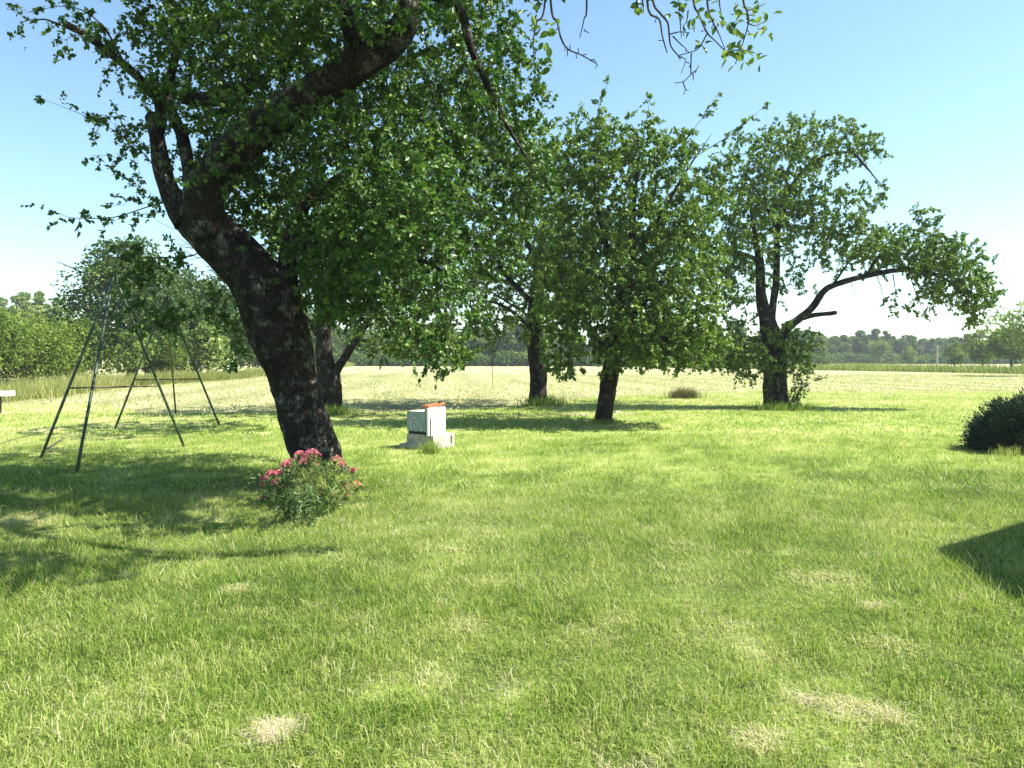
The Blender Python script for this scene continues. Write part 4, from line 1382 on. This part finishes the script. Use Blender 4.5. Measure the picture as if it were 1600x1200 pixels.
def trunk_arrays(h, w, seed):
    r = np.random.default_rng(seed)
    J = Joined()
    J.tube(np.array([[0, 0, -.1, h * .024], [r.normal(0, .05), 0, h * .2, h * .019], [r.normal(0, .1), r.normal(0, .1), h * .5, h * .013], [0, 0, h * .85, h * .004]]), 7)
    for q in range(4):
        a = r.uniform(0, 6.28)
        z = h * r.uniform(.2, .55)
        J.tube(np.array([[0, 0, z, h * .009], [math.cos(a) * w * .3, math.sin(a) * w * .3, z + h * .12, h * .006], [math.cos(a) * w * .6, math.sin(a) * w * .6, z + h * .2, h * .002]]), 5)
    return J


PROTO = {}


def proto(key, h, w, n, card, seed, shape, mat, base=.12, lumps=26):
    V, Fc, ti = crown_arrays(h, w, n, card, seed, shape, base, lumps)
    co = np_mesh('crown', V, Fc, mat, tint=ti, link=False)
    J = trunk_arrays(h, w, seed + 1)
    tv = np.concatenate(J.V)
    to = np_mesh('trunk', tv, [np.concatenate(J.Q), np.concatenate(J.T)], M_bark2, link=False)
    PROTO[key] = (co.data, to.data)


def plant_tree(key, x, y, s, rz, label, name='tree', cat='tree', group=None, sz=None):
    t = bpy.data.objects.new(name, None)
    COL.objects.link(t)
    t.location = (float(x), float(y), -.03)
    tag(t, label, cat, group)
    t.rotation_euler = (0, 0, rz)
    t.scale = (s, s, s if sz is None else sz)
    for nm, me in zip(('crown', 'trunk'), PROTO[key]):
        o = bpy.data.objects.new(nm, me)
        COL.objects.link(o)
        o.parent = t
        if nm == 'crown':
            o['kind'] = 'stuff'
    return t


for q in range(4):
    proto('round%d' % q, 9.0, 5.2, 4400, .58, 100 + q, 'round', M_far, base=-.06, lumps=34)
    proto('tall%d' % q, 11.0, 4.0, 4000, .58, 200 + q, 'tall', M_far, base=-.06, lumps=34)
for q in range(3):
    proto('pop%d' % q, 16.0, 4.2, 4200, .55, 300 + q, 'tall', M_pale)
    proto('lite%d' % q, 7.0, 3.4, 3600, .34, 330 + q, 'round', M_hedge)
for q in range(3):
    proto('shrub%d' % q, 4.2, 3.2, 8500, .16, 400 + q, 'round', M_hedge, base=.0, lumps=40)
    proto('hdark%d' % q, 5.6, 3.4, 9000, .17, 430 + q, 'round', M_dark_tree, base=.0, lumps=40)
for q in range(2):
    proto('under%d' % q, 3.4, 4.6, 1500, .5, 700 + q, 'round', M_far, base=-.1, lumps=22)
proto('big', 8.9, 4.9, 19000, .17, 500, 'cone', M_dark_tree, base=.02, lumps=70)
proto('loose', 6.0, 2.8, 2600, .22, 520, 'round', M_pale, base=.2, lumps=30)


def gx(px, D):
    return (px - 800) / F * D


plant_tree('big', gx(206, 57), 57, 1.62, .4, sz=1.34, label='big dark conical tree behind the swing frame', name='dark_tree', cat='tree')
plant_tree('hdark0', gx(300, 64), 64, 1.40, 1.1, sz=1.75, label='dark bushy tree just right of the big conical tree', name='hedge_tree', cat='tree')
plant_tree('hdark1', gx(352, 70), 70, 1.42, 2.1, sz=1.7, label='dark bushy tree halfway between conical tree and leaning trunk', name='hedge_tree', cat='tree')
plant_tree('hdark2', gx(412, 86), 86, 1.62, 3.1, 'dark bushy tree showing beside the left edge of the leaning trunk', 'hedge_tree', 'tree')
plant_tree('hdark0', gx(462, 96), 96, 1.66, 4.0, 'dark bushy tree hidden behind the leaning trunk', 'hedge_tree', 'tree')
plant_tree('shrub0', gx(108, 52), 52, 1.12, .2, 'yellow green shrub at the left foot of the conical tree', 'shrub', 'shrub')
plant_tree('shrub1', gx(48, 48), 48, 1.12, 1.5, 'rounded green shrub in the hedge near the left edge', 'shrub', 'shrub')
plant_tree('shrub2', gx(-22, 45), 45, 1.12, 2.6, 'green shrub cut by the left edge of the picture', 'shrub', 'shrub')
plant_tree('shrub0', gx(-110, 38), 38, 1.05, 3.6, 'green shrub of the hedge outside the left edge', 'shrub', 'shrub')
plant_tree('shrub1', gx(250, 58), 58, .9, 4.4, 'low green shrub at the right foot of the conical tree', 'shrub', 'shrub')
# pale climbing shrub with withered leaves in front of the conical tree
proto('withered', 4.2, 1.7, 2400, .20, 610, 'round', M_pale, base=.05, lumps=26)
plant_tree('withered', gx(212, 50), 50, .95, 0, 'pale leaved thin shrub with bare branches behind the swing frame', 'pale_shrub', 'shrub')
plant_tree('withered', gx(326, 60), 60, 1.2, 2, 'pale leaved thin shrub before the bushy hedge trees', 'pale_shrub', 'shrub')

for k, px in enumerate((-90, -55, -22, 8, 36, 66, 92)):
    D = 150 + 12 * math.sin(k * 2.3)
    plant_tree('pop%d' % (k % 3), gx(px, D), D, (.98, 1.05, .95, 1.0, 1.02, .93, .9)[k], k * 1.3, 'hazy grey green tree in the row above the left hedge, %s from the left' % ('first', 'second', 'third', 'fourth', 'fifth', 'sixth', 'last')[k], 'distant_tree', 'tree', 'hazy grey trees beyond the left hedge')
rr = random.Random(5)
ORD = ('first second third fourth fifth sixth seventh eighth ninth tenth eleventh twelfth thirteenth fourteenth fifteenth sixteenth seventeenth '
       'eighteenth nineteenth twentieth').split()


def row(x0, x1, step, depth, keys, size, marks, what, name, cat, group, flat=1.0):
    """a row of individual trees; marks = [(px up to, words for the gap it shows in)]"""
    px, count = x0, {}
    while px < x1:
        D = depth()
        key = keys()
        s = size(px)
        gap = next(w for e, w in marks if px <= e)
        count[gap] = count.get(gap, 0) + 1
        look = 'narrow' if key.startswith('tall') else 'round'
        plant_tree(key, gx(px, D), D, s, rr.uniform(0, 6), '%s %s %s from the left %s' % (ORD[count[gap] - 1], look, what, gap), name, cat, group, sz=s * flat)
        px += rr.uniform(*step)


WM = [(520, 'behind the leaning trunk'), (690, 'between leaning trunk and white box'), (838, 'between white box and straight dark trunk'),
      (948, 'between the straight and the tilted trunk'), (1070, 'just right of the tilted trunk'), (1205, 'left of the arching tree trunk'), (1300, 'right of the arching tree trunk')]
HM = [(1310, 'below the sawn stub'), (1390, 'right of the sawn stub'), (1464, 'left of the grey pole'), (1540, 'right of the grey pole'), (1900, 'at the right border')]
kf = lambda: ('round%d' % rr.randrange(4)) if rr.random() < .65 else ('tall%d' % rr.randrange(4))
row(430, 1270, (17, 27), lambda: 170 + rr.uniform(-4, 16), kf, lambda p: rr.uniform(.85, 1.18) * (1.0 if p < 860 else .82), WM, 'dark wood tree', 'wood_tree', 'tree', 'trees of the wood behind the orchard')
row(425, 1275, (21, 29), lambda: 163 + rr.uniform(-2, 2), lambda: 'under%d' % rr.randrange(2), lambda p: rr.uniform(.9, 1.25), WM, 'low bush', 'wood_bush', 'bush', 'low bushes along the edge of the wood', .8)
row(1235, 1690, (11, 20), lambda: 240 + rr.uniform(-14, 36), kf, lambda p: rr.uniform(.80, 1.15), HM, 'hazy far tree', 'distant_tree', 'tree', 'hazy trees at the far end of the field')
row(1240, 1690, (17, 25), lambda: 224 + rr.uniform(-3, 3), lambda: 'under%d' % rr.randrange(2), lambda p: rr.uniform(.9, 1.3), HM, 'hazy low bush', 'distant_bush', 'bush', 'low bushes at the far end of the field', .8)
for px, D, key, s, lab in ((1374, 215, 'lite0', 1.05, 'lighter green tree in front of the hazy row, right of the sawn stub'), (1492, 120, 'lite1', .62, 'small light green tree under the end of the arching limb'),
                           (1420, 190, 'lite2', .7, 'low light green bush in front of the hazy row near the pole'), (1535, 105, 'lite2', .85, 'light green bush at field edge near the right border'),
                           (1580, 92, 'lite0', .85, 'bushy green tree at the field edge by the right border'), (1640, 88, 'lite1', .9, 'bushy green tree just outside the right border')):
    plant_tree(key, gx(px, D), D, s, px, lab, 'bush_tree', 'tree')
plant_tree('loose', gx(1612, 70), 70, 1.35, .5, 'thin pale leaved tree rising at the right border', 'pale_tree', 'tree')

# utility pole in the far weeds
c = np.array([gx(1464, 150), 150, 0])
up = thing('utility_pole', 'thin grey pole standing in front of the distant trees at right', 'pole', c)
Joined().tube(np.array([list(c) + [.17], list(c + np.array([0, 0, 4.2])) + [.13]]), 8).build('shaft', M_wood, up)
Joined().box(c + np.array([0, 0, 4.0]), (.7, .12, .12)).build('crossarm', M_wood, up)

# ------------------------------------------------------------------ the house whose gable shades the lower right corner
M_plaster = worn_mat('plaster', (0.55, 0.52, 0.45), (0.62, 0.59, 0.52), 4, 0.9, 0.2, 0.1)
M_roof = worn_mat('roof_tiles', (0.22, 0.08, 0.05), (0.33, 0.13, 0.08), 6, 0.85, 0.4, 0.2)
M_glass = worn_mat('window_glass', (0.03, 0.035, 0.04), (0.04, 0.045, 0.05), 3, 0.05, 0.0, 0.5)
ST = ground(1490, 863)
hA = np.array([.81, .59, 0]) / np.linalg.norm([.81, .59])        # along the eaves, away
hB = np.array([hA[1], -hA[0], 0])                                # along the gable, to the right
EH = 2.7
CORN = np.array([ST[0], ST[1], 0]) + np.array([SUNV.x, SUNV.y, 0]) / SUNV.z * EH
CORN[2] = EH
PIT, HALF, LEN = 0.84, 4.2, 11.0
hs = thing('house', 'plastered house with steep tiled roof just outside the right edge', 'house', (CORN + hA * LEN / 2 + hB * HALF) * np.array([1, 1, 0]))


def slab(pts, thick, name, mat):
    pts = [np.asarray(p, float) for p in pts]
    nn = norm(np.cross(pts[1] - pts[0], pts[2] - pts[0])) * thick
    V = np.array(pts + [p + nn for p in pts])
    k = len(pts)
    F1 = [list(range(k))[::-1], [q + k for q in range(k)]]
    F2 = [[q, (q + 1) % k, (q + 1) % k + k, q + k] for q in range(k)]
    o = np_mesh(name, V, [np.array(F1), np.array(F2)], mat)
    relocate(o, hs.location)
    attach(o, hs)
    return o


RID = CORN + hB * HALF + np.array([0, 0, PIT * HALF])
slab([CORN, CORN + hA * LEN, RID + hA * LEN, RID], -.14, 'roof', M_roof)
C2 = CORN + hB * 2 * HALF
slab([C2 + hA * LEN, C2, RID, RID + hA * LEN], -.14, 'roof', M_roof)
in0 = CORN + hA * .4 + hB * .45
zc = EH + PIT * .45 - .2
w0 = np.array([in0[0], in0[1], 0])
w1 = w0 + hB * (2 * HALF - .9)
rg = w0 + hB * (HALF - .45) + np.array([0, 0, zc + PIT * (HALF - .45)])
UZ = np.array([0, 0, zc])
slab([w0, w1, w1 + UZ, rg, w0 + UZ], .2, 'gable_wall', M_plaster)
LA = hA * (LEN - .8)
slab([w0, w0 + UZ, w0 + LA + UZ, w0 + LA], .2, 'wall', M_plaster)
slab([w1 + LA, w1 + LA + UZ, w1 + UZ, w1], .2, 'wall', M_plaster)
slab([w1 + LA, w0 + LA, w0 + LA + UZ, rg + LA, w1 + LA + UZ], .2, 'gable_wall', M_plaster)
for q in (2.2, 5.4):
    a = w0 + hB * q - hA * .03 + np.array([0, 0, 1.0])
    slab([a, a + hB * 1.1, a + hB * 1.1 + np.array([0, 0, 1.2]), a + np.array([0, 0, 1.2])], -.05, 'window', M_glass)

# ------------------------------------------------------------------ air
HAZE = 0.0004
m, nt = new_mat('thin_air')
pv = N(nt, 'ShaderNodeVolumePrincipled', Density=HAZE)
pv.inputs['Color'].default_value = (0.86, 0.93, 1.0, 1)
pv.inputs['Anisotropy'].default_value = 0.2
o = N(nt, 'ShaderNodeOutputMaterial')
L(nt, pv.outputs[0], o.inputs['Volume'])
hb_, zt_, zb_ = 440.0, 20.0, -1.2
V = np.array([(x, y, z) for x in (-hb_, hb_) for y in (-hb_, hb_) for z in (zb_, zt_)])
Fq = np.array([(0, 1, 3, 2), (4, 6, 7, 5), (0, 4, 5, 1), (2, 3, 7, 6), (0, 2, 6, 4), (1, 5, 7, 3)])
hz = np_mesh('haze', V, Fq, m)
tag(hz, 'thin summer haze over the field', kind='stuff')
